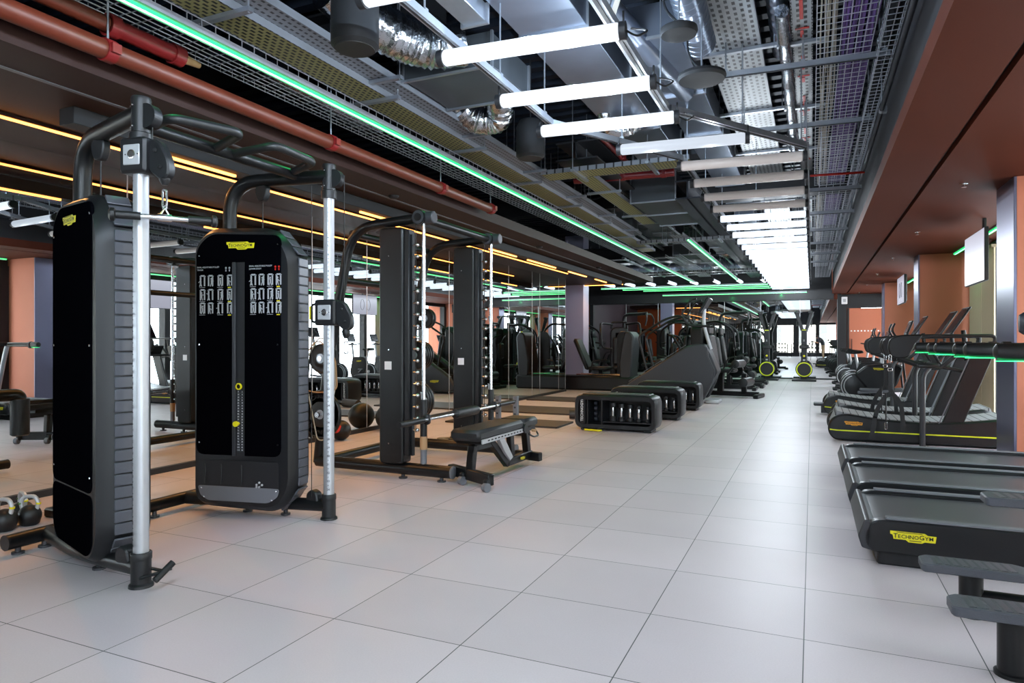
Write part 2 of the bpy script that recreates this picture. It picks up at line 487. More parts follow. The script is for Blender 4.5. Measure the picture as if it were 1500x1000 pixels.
for k in range(len(xs) - 1):
    b = MB(); b.bb(xs[k] + .003, YM - .03, .04, xs[k + 1] - .003, YM, 2.46); b.bb(xs[k + 1] - .006, YM - .034, .04, xs[k + 1] + .012, YM - .02, 2.46, 1)
    solo('mirror_panel', b, [M['mirror'], M['silver']], '%s tall mirror panel from the left on the far end wall' % ORD[k], 'mirror', 'mirror panels on the far wall')
b = MB(); b.bb(-7.0, YM - .04, 0, .7, YM, .04); struct('baseboard_far', b, M['dark'])
b = MB(); b.bb(-7.12, YM - .12, 0, -7.0, YM, 2.46); b.bb(.7, YM - .1, 0, .8, YM, 2.62); struct('trim_6', b, M['dark'])
b = MB(); b.bb(.8, YM - .04, 2.28, 2.1, YM + .01, 2.6); b.bb(.8, YM - .08, 0, .95, YM + .01, 2.28); b.bb(1.95, YM - .05, 0, 2.05, YM + .01, 2.3)
b.bb(.95, YM - .06, 2.18, 1.95, YM + .01, 2.28)
struct('trim_7', b, M['dark'])
b = MB(); b.bb(.97, YM - .04, .02, 1.93, YM - .015, 2.17, 0); b.bb(.97, YM - .045, .02, 1.02, YM - .01, 2.17, 1); b.bb(1.88, YM - .045, .02, 1.93, YM - .01, 2.17, 1)
for i in range(9): b.bb(1.06 + i * .09, YM - .046, 1.47, 1.10 + i * .09, YM - .041, 1.51, 2)
b.bb(1.08, YM - .1, .95, 1.1, YM - .05, 1.25, 1)
struct('door_1', b, [M['terra'], M['dark'], M['white']])
b = MB(); b.bb(.81, YM - .13, 2.3, .97, YM - .05, 2.52, 0, .01); b.bb(.85, YM - .135, 2.36, .93, YM - .128, 2.46, 1)
solo('exit_sign_box', b, [M['white'], M['wgrey']], 'small white box fixed on the lintel left of the far door', 'sign box')
# column beside the mirror end
b = MB(); b.bb(-5.86, 16.45, 0, -5.36, 16.9, ZC, 0, .008); struct('wall_column', b, M['lavc'])
# right columns
COLY = [(7.18, 7.76), (13.0, 13.5), (18.9, 19.4), (1.3, 1.9), (-4.6, -4.0), (-10.5, -9.9)]
for k, (y0, y1) in enumerate(COLY):
    b = MB(); b.bb(1.64, y0, 0, 2.6, y1, ZS); struct('wall_right_pier', b, M['terra'])
    b = MB(); b.bb(1.615, y0 - .01, 0, 1.638, y1 + .01, ZS, 0, .003); struct('trim_%d' % (8 + k), b, M['lav'])
# window bays on the right
edges = [YB] + sorted([v for p in COLY for v in p]) + [YM]
bays = [(edges[i], edges[i + 1]) for i in range(0, len(edges), 2)]
wn = 1
for y0, y1 in bays:
    if y1 - y0 < .6: continue
    b = MB(); n = max(1, round((y1 - y0) / 1.35)); w_ = (y1 - y0) / n
    b.bb(XR, y0, 0, XR + .16, y1, .08); b.bb(XR, y0, 2.5, XR + .16, y1, ZS + .05)
    for i in range(n + 1):
        yy = y0 + i * w_; hw = .16 if i in (0, n) else .07
        b.bb(XR - .03, max(y0, yy - hw), .08, XR + .16, min(y1, yy + hw), 2.5)
    o = struct('window_%d' % wn, b, M['dark'])
    for i in range(n):
        g = MB(); g.bb(XR + .07, y0 + i * w_ + .07, .08, XR + .08, y0 + (i + 1) * w_ - .07, 2.5)
        q = bpy.data.objects.new('window_pane', g.mesh('window_pane', [M['glass']])); C.objects.link(q); q.parent = o
    wn += 1
# beige roller blinds beside the piers
for k, (y0, y1, x) in enumerate([(12.1, 12.85, 0), (18.0, 18.75, 0), (13.65, 14.3, 0), (11.35, 12.0, .0)]):
    b = MB()
    nn = 5; ww = (y1 - y0) / nn
    poly = []
    for i in range(nn * 4 + 1):
        t = i / (nn * 4); poly.append((y0 + t * (y1 - y0), XR - .075 + .022 * math.sin(t * nn * 2 * PI)))
    vs = []; fs = []
    for (yy, xx) in poly: vs += [(xx, yy, .12), (xx, yy, 2.5), (xx + .006, yy, .12), (xx + .006, yy, 2.5)]
    for i in range(len(poly) - 1):
        a = 4 * i; fs += [(a, a + 1, a + 5, a + 4), (a + 2, a + 6, a + 7, a + 3)]
    b.add(vs, fs); b.bb(XR - .1, y0, 2.5, XR - .04, y1, 2.54)
    solo('window_curtain', b, M['blind'], ['beige curtain drawn beside the second pier, farther half', 'beige curtain in the farthest window bay', 'beige curtain just past the second pier', 'beige curtain beside the nearest television'][k], 'curtain')
# back wall with windows
b = MB()
xsb = [-7.6, -4.3, -4.1, -2.7, -2.35, -1.15, -.8, .3, .5, 1.7, 3.2]
b.bb(-7.6, YB - .15, 0, 3.2, YB, .3); b.bb(-7.6, YB - .15, 2.45, 3.2, YB, ZC)
for a, c in ((-7.6, -4.1), (-2.95, -2.55), (-1.35, -.95), (.25, .5), (1.75, 3.2)): b.bb(a, YB - .15, .3, c, YB, 2.45)
struct('wall_back', b, M['dark'])
for a, c in ((-4.1, -2.95), (-2.55, -1.35), (-.95, .25), (.5, 1.75)):
    g = MB(); g.bb(a, YB - .08, .3, c, YB - .07, 2.45); struct('window_%d' % wn, g, M['glass']); wn += 1
# buildings outside
def facade_mat():
    m = mat('stone_facade', '#b9ad9c', .8)
    nt = m.node_tree; bs = nt.nodes['Principled BSDF']
    tc = nt.nodes.new('ShaderNodeTexCoord'); sp = nt.nodes.new('ShaderNodeSeparateXYZ'); nt.links.new(tc.outputs['Object'], sp.inputs[0])
    a = math_node(nt, 'LESS_THAN', math_node(nt, 'FRACT', math_node(nt, 'DIVIDE', math_node(nt, 'ADD', sp.outputs['X'], sp.outputs['Y']), 2.1)), .45)
    c = math_node(nt, 'LESS_THAN', math_node(nt, 'FRACT', math_node(nt, 'DIVIDE', sp.outputs['Z'], 3.0)), .6)
    f = math_node(nt, 'MULTIPLY', a, c)
    mx = nt.nodes.new('ShaderNodeMix'); mx.data_type = 'RGBA'; mx.inputs[6].default_value = L('#cfc3b0'); mx.inputs[7].default_value = L('#6d6a66')
    nt.links.new(f, mx.inputs[0]); nt.links.new(mx.outputs[2], bs.inputs['Base Color'])
    return m
M['facade'] = facade_mat()
b = MB(); b.bb(16, -6, -20, 20, 18, 9); b.bb(15.8, -6.2, 8.6, 20, 18.2, 9)
solo('building', b, M['facade'], 'pale stone building with rows of windows across the street, beyond the side windows', 'building')
b = MB(); b.bb(-10, -32, -20, 2, -28, 6); b.bb(-10.2, -32, 5.7, 2.2, -27.8, 6)
solo('building', b, M['facade'], 'pale stone building seen through the windows behind the far mirror view', 'building')

# ================================================================== CEILING SERVICES
ZT = 2.80
# lit tubes: staggered run near the camera, straight run beyond
def tube_light(p0, p1, m, label, group, r=.045, watts=0, up=0):
    p0 = Vector(p0); p1 = Vector(p1); mid = (p0 + p1) / 2
    d = (p1 - p0).normalized()
    t = thing('tube_light', label, 'ceiling light', tuple(mid), 0, group, world=True)
    e = .035
    g = MB(); n = 14
    g.lathe([(r * .8, 0), (r, .01), (r, (p1 - p0).length - 2 * e - .01), (r * .8, (p1 - p0).length - 2 * e)], p0 + d * e, d, n)
    part('diffuser', g, m, t)
    for a, s in ((p0, 1), (p1, -1)):
        c = MB(); c.cyl(a, a + d * s * e, r * 1.06, n); c.cyl(a + d * s * .015 + Vector((0, 0, r)), a + d * s * .015 + Vector((0, 0, r + .06)), .006, 6)
        part('end_cap', c, M['dark'], t)
    if watts:
        for q in (.28, .72): lamp('POINT', p0.lerp(p1, q) + Vector((0, 0, -r - .02)), watts, (.84, .92, 1.0), t)
        if up: lamp('POINT', mid + Vector((0, 0, r + .02)), up, (.62, .80, 1.0), t)
    return t
TUBES = [(-1.97, -.89, 1.90, 'a'), (-1.97, -.89, 2.63, 'a')]
ty = [(3.36, -1.97, -.89), (4.12, -1.96, -.895), (4.84, -1.95, -.88), (5.58, -1.52, -.455)]
seq = []
for k in range(-10, 0): seq.append((3.36 + .745 * k, -1.97, -.89, 'tube'))
for i, (y_, a, c) in enumerate(ty): seq.append((y_, a, c, 'tube' if i < 3 else 'tubew'))
for k in range(22):
    seq.append((6.34 + .738 * k, -1.15, -.04, 'tubeoff' if k < 4 else 'tube'))
seq.sort()
nvis = [s for s in seq]
for i, (y_, a, c, mm) in enumerate(nvis):
    j = i - 9
    if j < 0: lab = '%s glowing white tube light of the run behind the camera, counted backwards' % ORD[-j - 1]; gr = 'tube lights behind the camera'
    else:
        lab = '%s %s tube light of the long ceiling run, counted from the camera' % (ORD[j], {'tube': 'brightly glowing', 'tubew': 'dimly lit pale', 'tubeoff': 'unlit greyish'}[mm]); gr = 'tube lights of the long run'
    dy = .09 if j < 6 else .06
    near = mm == 'tube' and j < 4
    tube_light((a, y_, ZT), (c, y_ + dy, ZT), M['tuben' if near else mm], lab, gr, watts={'tube': 8.5, 'tubew': 5, 'tubeoff': 0}[mm], up=24 if near else 0)
# short tubes pointing along the room near the far wall
for i in range(9):
    x = -5.6 + i * .62
    tube_light((x, 19.0, 2.86), (x + .05, 20.1, 2.86), M['tube'], '%s short glowing tube light pointing along the room before the far wall, from the left' % ORD[i], 'short tube lights near the far wall', watts=4)
# steel rails carrying the tubes
def rail(name, p0, p1, label, w=.045, h=.045, m='steel', cat='rail', rods=(), top=ZC, group=None):
    t = thing(name, label, cat, p0, 0, group, world=True)
    g = MB(); g.bar(p0, p1, w, h); g.bar(Vector(p0) + Vector((0, 0, -h / 2 - .002)), Vector(p1) + Vector((0, 0, -h / 2 - .002)), w * .35, .006, 1)
    part('channel', g, [M[m], M['dark']], t)
    for q in rods:
        P = Vector(p0).lerp(Vector(p1), q); g = MB(); g.cyl(P + Vector((0, 0, h / 2)), (P.x, P.y, top), .006, 6); g.box(P + Vector((0, 0, h / 2 + .01)), (.03, .03, .02))
        part('threaded_rod', g, M['steel'], t)
    return t
zr = ZT + .095
rail('strut_rail', (-1.88, -4.5, zr), (-1.88, 4.95, zr), 'long galvanised rail above the left ends of the nearest tube lights', rods=(.5, .68, .8, .9, .985))
rail('strut_rail', (-.99, -4.5, zr), (-.99, 5.0, zr), 'galvanised rail above the right ends of the nearest tube lights', w=.06, rods=(.55, .7, .85, .98))
rail('strut_rail', (-1.88, 4.95, zr), (-1.12, 6.4, zr), 'diagonal galvanised rail at the left kink of the tube run', rods=(.5,))
rail('strut_rail', (-.97, 5.0, zr), (-.06, 6.42, zr), 'diagonal galvanised rail at the right kink of the tube run', w=.055, rods=(.5, .97))
rail('strut_rail', (-1.12, 6.4, zr), (-1.12, 21.9, zr), 'straight rail above the left ends of the far tube lights', rods=(.02, .1, .2, .35, .5, .7))
rail('strut_rail', (-.05, 6.42, zr), (-.05, 21.9, zr), 'straight rail above the right ends of the far tube lights', m='mgrey', rods=(.05, .15, .3, .45, .6, .8))
# braces up from the near right rail
for k, (a, c_) in enumerate([((-.99, 3.5, zr + .02), (-1.35, 3.75, 3.7)), ((-.99, 3.5, zr + .02), (-.99, 4.05, 3.75)), ((-.99, 3.5, zr), (-.55, 3.2, 3.8))]):
    b = MB(); b.bar(a, c_, .035, .02); solo('ceiling_brace', b, M['steel'], ['flat steel brace leaning left above the first tube light', 'flat steel brace leaning away above the first tube light', 'flat steel brace leaning right above the first tube light'][k], 'brace')
# flex leads looping from tube ends
for k in range(3):
    y_, a, c, mm = [s for s in nvis if s[0] > 3][k]
    b = MB(); b.tube(fillet([(c + .0, y_ + .09, ZT), (c + .05, y_ + .12, ZT - .03), (c + .1, y_ + .2, ZT + .03), (c - .02, y_ + .28, zr)], .05), .006, 6)
    solo('power_lead', b, M['dark'], '%s black flex lead at the right end of a near tube light' % ORD[k], 'cable', 'flex leads of the near tube lights')

# green strip lights
def led_strip(p0, p1, label, horiz=True, w=.02, gw=4.5):
    p0 = Vector(p0); p1 = Vector(p1)
    t = thing('led_strip_light', label, 'strip light', tuple(p0), 0, 'green strip lights', world=True)
    g = MB(); g.bar(p0, p1, w * .8, .02); part('glowing_strip', g, M['ledw'], t)
    g = MB(); d = (p1 - p0).normalized(); sd = Vector((d.y, -d.x, 0))
    for s in (1, -1): g.bar(p0 + sd * s * (w * .78), p1 + sd * s * (w * .78), w * .5, .014)
    part('glowing_edge', g, M['ledg'], t)
    g = MB(); g.bar(p0 + Vector((0, 0, .03)), p1 + Vector((0, 0, .03)), w * 3.4, .035); part('housing', g, M['mgrey'], t)
    n_ = max(1, round((p1 - p0).length / 1.5))
    for i in range(n_): lamp('SPOT', p0.lerp(p1, (i + .5) / n_) + Vector((0, 0, -.03)), gw, (.02, 1.0, .25), t)
    return t
led_strip((-3.08, -6, 2.845), (-3.08, 19.9, 2.845), 'long green glowing strip light running the length of the room on the left')
led_strip((-1.87, 11.3, 2.845), (-1.87, 20.9, 2.845), 'shorter green strip light to the left of the far tube run')
for i, y_ in enumerate((20.2, 20.9, 21.6, 22.2)):
    led_strip((-6.0 + .5 * i, y_, 2.80 + (.0 if i < 3 else -.12)), (-.15, y_ + .25, 2.80 + (.0 if i < 3 else -.12)), '%s green strip light crossing the ceiling before the far wall' % ORD[i], w=.022)
for i, (y0, y1) in enumerate([(7.9, 12.9), (13.6, 18.8), (2.1, 7.0), (-3.9, 1.2)]):
    led_strip((2.12, y0, ZS - .03), (2.12, y1, ZS - .03), ['green strip light over the window bay behind the first television', 'green strip light over the farther window bay', 'green strip light over the window bay by the near treadmills', 'green strip light over a window bay behind the camera'][i], w=.02)
# orange strips on the left soffit
def orange(p0, p1, label, w=.018):
    t = thing('led_strip_light', label, 'strip light', tuple(p0), 0, 'orange strip lights', world=True)
    g = MB(); g.bar(p0, p1, w, .014); part('glowing_strip', g, M['ledo'], t)
    g = MB(); g.bar(Vector(p0) + Vector((0, 0, .016)), Vector(p1) + Vector((0, 0, .016)), w * 2.2, .016); part('housing', g, M['brownd'], t)
    p0 = Vector(p0); p1 = Vector(p1); n_ = max(1, round((p1 - p0).length / .9))
    for i in range(n_): lamp('SPOT', p0.lerp(p1, (i + .5) / n_) + Vector((0, 0, -.02)), 32, (1.0, .48, .15), t)
orange((-4.68, 2.3, ZS - .03), (-4.68, 13.3, ZS - .03), 'continuous orange strip light under the left soffit')
orange((-5.3, 16.36, ZS - .03), (-4.3, 16.36, ZS - .03), 'short orange strip light across the far end of the left soffit', .02)
for i, (y0, y1) in enumerate([(3.05, 3.98), (5.6, 6.2), (8.6, 9.55), (10.0, 11.3), (12.0, 13.1), (13.7, 14.55)]):
    t = thing('linear_luminaire', '%s orange light bar under the black housing beside the orange strip, from the camera' % ORD[i], 'ceiling light', (-4.2, y0, 2.48), 0, 'black linear lights under the left soffit', world=True)
    g = MB(); g.bar((-4.205, y0, 2.49), (-4.205, y1, 2.49), .022, .018); part('glowing_strip', g, M['ledo'], t)
b = MB(); b.bb(-4.24, 2.63, 2.50, -4.10, 15.5, 2.605, 0, .004)
t = thing('linear_housing', 'long black square housing hung below the left soffit', 'light housing', (-4.17, 2.63, 2.5), world=True)
part('body', b, M['cover'], t)
for q in (2.75, 2.83, 5.2, 8, 11, 14):
    g = MB(); g.cyl((-4.17, q, 2.6), (-4.17, q, ZS), .006, 6); part('hanger', g, M['steel'], t)
# soffit discs
for i, (x, y_) in enumerate([(-4.42, 3.9), (-3.8, 5.6), (-3.8, 9.5), (-3.8, 12.6)]):
    b = MB(); b.lathe([(.0001, -.03), (.03, -.03), (.05, -.015), (.055, 0)], (x, y_, ZS - .001)); solo('smoke_detector', b, M['dark'], '%s small dark ceiling disc on the left soffit, from the camera' % ORD[i], 'detector', 'discs on the left soffit')
for i in range(7):
    y_ = 4.3 + 3.0 * i
    t = thing('ceiling_sprinkler', '%s sprinkler head on the right soffit, counted from the camera' % ORD[i], 'sprinkler', (1.27, y_, ZS), 0, 'sprinklers on the right soffit')
    g = MB(); g.lathe([(.035, 0), (.035, -.006), (.012, -.01), (.012, -.03), (.022, -.034), (.022, -.037), (.0001, -.037)], (0, 0, 0), n=14); part('deflector', g, M['chrome'], t)
# red pipes
def pipe(name, pts, r, m, label, clamps=(), rad=.12, cat='pipe', n=16, hang=True, fl=None):
    P = fillet(pts, rad) if len(pts) > 2 else [Vector(p) for p in pts]
    t = thing(name, label, cat, tuple(P[0]), world=True)
    g = MB(); g.tube(P, r, n); part('run', g, m, t)
    a, c = Vector(pts[0]), Vector(pts[-1])
    for q in clamps:
        p = a.lerp(c, q); d = (c - a).normalized()
        g = MB(); g.cyl(p - d * .03, p + d * .03, r * 1.18, n); g.box(p + d.cross(Vector((0, 0, 1))) * r * 1.2, (.03, .05, .05))
        part('clamp', g, M['redpipe2'] if m in (M['redpipe'], M['redpipe2']) else M['steel'], t)
        if hang:
            g = MB(); g.cyl(p + Vector((0, 0, r)), (p.x, p.y, ZC), .006, 6); part('hanger_rod', g, M['steel'], t)
    return t
pipe('sprinkler_pipe', [(-3.43, -5, 2.72), (-3.43, 7.1, 2.72)], .052, M['redpipe'], 'long terracotta painted pipe along the edge of the left soffit', (.61, .76, .9, .995))
pipe('sprinkler_pipe', [(-3.47, -5, 2.88), (-3.47, 2.4, 2.88)], .043, M['redpipe'], 'upper terracotta pipe ending in a red coupling near the top left corner', (.88,))
t = thing('pipe_coupling', 'glossy red grooved coupling and brass nozzle at the end of the upper pipe', 'pipe fitting', (-3.47, 2.4, 2.88), world=True)
g = MB(); g.cyl((-3.47, 2.4, 2.88), (-3.47, 2.85, 2.88), .05, 18); g.cyl((-3.47, 2.4, 2.88), (-3.47, 2.46, 2.88), .062, 18); g.cyl((-3.47, 2.8, 2.88), (-3.47, 2.87, 2.88), .06, 18); part('coupling', g, M['redpipe2'], t)
g = MB(); g.tube([(-3.47, 2.87, 2.88), (-3.47, 2.93, 2.88), (-3.47, 3.0, 2.88)], [.035, .025, .018], 12); part('nozzle', g, M['tan'], t)

# trays
def perf_tray(x0, x1, y0, y1, z, m, label, rim=.05, across=False, cross=1.5, name='perforated_cable_tray', rodx=None):
    t = thing(name, label, 'cable tray', ((x0 + x1) / 2, (y0 + y1) / 2, z), world=True)
    g = MB()
    g.bb(x0, y0, z, x1, y1, z + .004)
    part('base', g, m, t)
    g = MB()
    if not across:
        for x in (x0, x1): g.bb(x - .004, y0, z - .002, x + .004, y1, z + rim)
    else:
        for y_ in (y0, y1): g.bb(x0, y_ - .004, z - .002, x1, y_ + .004, z + rim)
    part('rim', g, M['trayS'], t)
    L_ = (y1 - y0) if not across else (x1 - x0)
    n = max(1, int(L_ / cross))
    for i in range(n):
        q = (i + .5) / n
        g = MB()
        if not across:
            yy = y0 + q * L_; g.bb(x0 - .12, yy - .02, z - .03, x1 + .12, yy + .02, z - .003)
            for x in (x0 - .1, x1 + .1): g.cyl((x, yy, z - .035), (x, yy, ZC), .0055, 6)
        else:
            xx = x0 + q * L_; g.bb(xx - .02, y0 - .12, z - .03, xx + .02, y1 + .12, z - .003)
            for y_ in (y0 - .1, y1 + .1): g.cyl((xx, y_, z - .035), (xx, y_, ZC), .0055, 6)
        part('support_bracket', g, M['steel'], t)
    return t
perf_tray(-3.36, -3.10, -4, 14.5, 3.12, M['trayY'], 'yellowish perforated cable tray beside the long green strip')
perf_tray(-3.12, -2.93, -4, 12.5, 3.17, M['trayS'], 'narrower perforated cable tray with a slotted rim, right of the yellowish one')
perf_tray(-2.9, -1.2, 7.3, 7.62, 3.12, M['trayY'], 'yellowish perforated tray crossing the ceiling beyond the staggered tubes', across=True, cross=.8)
perf_tray(-2.6, -2.38, 7.62, 11.2, 3.14, M['trayY'], 'yellowish branch tray running away from the crossing tray')
perf_tray(-.80, -.38, -3, 21, 3.58, M['trayG'], 'wide pale perforated cable tray above the right ends of the tubes', cross=1.6)
perf_tray(-.14, -.0, -3, 21, 3.56, M['trayG'], 'narrow pale perforated tray with red marks', cross=1.6)
b = MB()
for k in range(14): b.bb(-.085, 2.6 + k * .5, 3.552, -.06, 2.6 + k * .5 + (.3 if k % 2 else .12), 3.556); b.bb(-.12, 2.55 + k * 1.0, 3.552, -.02, 2.575 + k * 1.0, 3.556)
solo('tray_marking', b, M['red'], 'red dashed marking under the narrow perforated tray', 'marking')
# wire mesh trays
def wire_tray(x0, x1, y0, y1, z, label, dx=.05, dy=.1, h=.05, r=.0028, rails_=True):
    t = thing('wire_cable_tray', label, 'cable tray', ((x0 + x1) / 2, (y0 + y1) / 2, z), world=True)
    g = MB(); nx = max(2, round((x1 - x0) / dx))
    for i in range(nx + 1):
        x = x0 + (x1 - x0) * i / nx; g.bb(x - r, y0, z - r, x + r, y1, z + r)
    for x in (x0, x1): g.bb(x - r, y0, z + h - r, x + r, y1, z + h + r)
    y_ = y0
    while y_ < y1:
        rr = r * .8; zz = z - 2 * r
        g.bb(x0, y_ - rr, zz - rr, x1, y_ + rr, zz + rr)
        g.bb(x0 - rr, y_ - rr, zz, x0 + rr, y_ + rr, z + h); g.bb(x1 - rr, y_ - rr, zz, x1 + rr, y_ + rr, z + h)
        y_ += dy
    part('wire_grid', g, M['mesh'], t)
    return t
wire_tray(-3.62, -3.22, -3, 15.5, 2.98, 'wire mesh cable tray between the terracotta pipe and the long green strip', dx=.05)
wire_tray(.03, .40, -2, 21.5, 3.36, 'wire mesh tray full of cream and purple cables near the right soffit', dx=.052)
wire_tray(.44, .54, -2, 21.5, 3.26, 'narrow empty wire tray beside the right soffit', dx=.05, dy=.085)
wire_tray(.08, .46, 6.8, 21.5, 3.05, 'second wire mesh tray hung lower, farther along the right side', dx=.075, dy=.13)
def cables(xs, y0, y1, z, r, m, label, amp=.01):
    g = MB()
    for x in xs:
        ph = random.random() * 6; pts = []
        n = int((y1 - y0) / .45)
        for i in range(n + 1):
            y_ = y0 + (y1 - y0) * i / n; pts.append((x + amp * math.sin(y_ * 1.7 + ph), y_, z + random.random() * .012))
        g.tube(pts, r, 5)
    return solo('cable_bundle', g, m, label, 'cables')
cables([.065 + i * .012 for i in range(9)], -2, 21, 3.375, .006, M['cablew'], 'bundle of cream cables lying in the mesh tray')
cables([.20 + i * .012 for i in range(18)], -2, 14, 3.38, .0075, M['cablep'], 'broad bundle of purple cables lying in the mesh tray', .008)
# conduits beside the right soffit fascia
for k, (x, z) in enumerate([(.50, 3.62), (.545, 3.5), (.515, 3.05)]):
    pipe('conduit', [(x, -3, z), (x, 20, z)], .018, M['foil'] if k == 0 else M['darkblue'], ['shiny conduit high beside the right soffit', 'dark conduit beside the right soffit', 'lower dark conduit beside the right soffit'][k], (.4, .6), n=10, cat='conduit')
# unistrut crossbars
for i in range(9):
    y_ = 5.64 + 1.6 * i - 1.6 * (1 if i == 0 else 0) - (0 if i else 0)
    y_ = [4.04, 5.64, 7.24, 8.84, 10.44, 12.04, 13.64, 15.24, 16.84][i]
    rail('strut_bar', (-.66, y_, 3.32 if i < 3 else 3.0), (.53, y_ + .07, 3.32 if i < 3 else 3.0), '%s galvanised crossbar under the right trays, from the camera' % ORD[i], w=.04, h=.04, rods=(.02, .5, .97), cat='strut bar', group='crossbars under the right trays')
pipe('sprinkler_branch', [(-.02, 8.1, 3.0), (.35, 8.15, 3.0), (.52, 8.3, 3.03)], .013, M['red'], 'thin bright red pipe crossing under the right trays', (), n=8)
# spiral ducts
def spiral_duct(p0, p1, r, label, m='duct', step=.12, n=24):
    p0 = Vector(p0); p1 = Vector(p1); d = (p1 - p0).normalized(); Ln = (p1 - p0).length
    t = thing('round_duct', label, 'duct', tuple(p0), world=True)
    prof = [(r, 0)]; z = 0
    while z < Ln - step:
        z += step; prof += [(r, z - .008), (r * 1.035, z - .004), (r, z)]
    prof.append((r, Ln))
    g = MB(); g.lathe(prof, p0, d, n); part('run', g, M[m], t)
    return t
spiral_duct((-.24, -3, 3.72), (-.24, 6.3, 3.70), .075, 'slim spiral duct between the two pale perforated trays')
spiral_duct((-.20, 5.2, 3.55), (-.20, 9.5, 3.55), .05, 'foil wrapped pipe hanging below the slim spiral duct', 'foil', .5)
spiral_duct((-1.05, 2.2, 3.62), (-1.25, 4.0, 3.62), .16, 'fat silver round duct above the first tube light')
spiral_duct((-.78, 3.6, 3.62), (-.78, 5.3, 3.45), .11, 'ribbed grey round duct between the two hanging black discs', 'duct', .07)
spiral_duct((-1.55, 2.4, 3.55), (-1.05, 6.2, 3.42), .075, 'pale insulated pipe running diagonally over the tube lights', 'duct', 1.0)
spiral_duct((-2.1, 2.15, 3.6), (-1.95, 3.3, 3.6), .13, 'silver round duct entering the big rectangular duct')
# rectangular ducts
def rect_duct(x0, y0, z0, x1, y1, z1, label, m='duct', flange=1.2, ax='y'):
    t = thing('rectangular_duct', label, 'duct', ((x0 + x1) / 2, (y0 + y1) / 2, z0), world=True)
    g = MB(); g.bb(x0, y0, z0, x1, y1, z1, 0, .004); part('casing', g, M[m], t)
    Ln = (y1 - y0) if ax == 'y' else (x1 - x0); n = max(1, int(Ln / flange))
    for i in range(n + 1):
        q = i / n; g = MB(); e = .018
        if ax == 'y':
            yy = y0 + Ln * q
            g.bb(x0 - e, yy - .012, z0 - e, x1 + e, yy + .012, z0); g.bb(x0 - e, yy - .012, z0, x0, yy + .012, z1); g.bb(x1, yy - .012, z0, x1 + e, yy + .012, z1)
        else:
            xx = x0 + Ln * q
            g.bb(xx - .012, y0 - e, z0 - e, xx + .012, y1 + e, z0); g.bb(xx - .012, y0 - e, z0, xx + .012, y0, z1); g.bb(xx - .012, y1, z0, xx + .012, y1 + e, z1)
        part('flange', g, M['steel'], t)
    return t
rect_duct(-1.95, 3.3, 3.40, -1.45, 8.2, 3.72, 'big rectangular sheet metal duct above the three bright tubes')
rect_duct(-1.28, 5.0, 3.45, -.9, 11.5, 3.7, 'narrower rectangular duct beside the big one')
rect_duct(-2.9, 4.42, 3.2, -2.15, 5.12, 3.45, 'flat grey metal unit between the two crumpled ducts', 'fcu', 2.5)
rect_duct(-2.15, 3.4, 3.3, -1.98, 4.0, 3.42, 'small flat silver control box above the first tube light', 'steel', 9)
rect_duct(-2.3, 9.2, 3.1, -1.7, 11.2, 3.5, 'boxy fan coil unit beyond the crossing tray', 'fcu', 1.0)
rect_duct(-1.9, 13.2, 3.1, -1.35, 15.2, 3.45, 'fan coil unit beside the second green strip', 'fcu', 1.0)
rect_duct(-2.9, 15.5, 3.15, -2.3, 17.5, 3.5, 'fan coil unit far down the room on the left', 'fcu', 1.0)
rect_duct(-2.85, 12.0, 3.3, -2.45, 14.2, 3.6, 'flat metal duct section over the long green strip', 'darkblue', 1.0)
rect_duct(-2.2, 8.9, 3.6, -1.3, 9.15, 3.8, 'dull flat duct crossing high beyond the crossing tray', 'fcu', .5, 'x')
rect_duct(-3.3, 11.0, 3.45, -2.95, 16.0, 3.7, 'long dull duct over the left mesh tray', 'fcu', 1.1)
rect_duct(-1.25, 12.5, 3.4, -.95, 20.5, 3.62, 'silver duct above the far tube run, left side', 'duct', 1.2)
for k in range(6):
    b = MB(); x_ = -3.2 + .38 * k; y_ = 9.3 + 1.15 * k
    b.box((x_, y_, 3.42), (.16, .22, .12), 0, .01); b.cyl((x_, y_, 3.48), (x_, y_, ZC), .006, 6); b.tube(fillet([(x_, y_ + .1, 3.42), (x_ + .1, y_ + .5, 3.3), (x_ + .35, y_ + .9, 3.5)], .2), .012, 8)
    solo('junction_box', b, M['fcu'] if k % 2 else M['dark'], '%s small service box with a trailing conduit in the dark ceiling, from the camera' % ORD[k], 'service box', 'service boxes in the dark ceiling')
# transition hood
b = MB(); b.add([(-2.1, 3.1, 3.46), (-1.84, 3.1, 3.46), (-1.84, 3.1, 3.72), (-2.1, 3.1, 3.72), (-1.95, 3.55, 3.40), (-1.45, 3.55, 3.40), (-1.45, 3.55, 3.72), (-1.95, 3.55, 3.72)], [(0, 1, 5, 4), (1, 2, 6, 5), (2, 3, 7, 6), (3, 0, 4, 7)])
solo('duct_transition', b, M['duct'], 'flared sheet metal hood joining round duct to rectangular duct', 'duct')
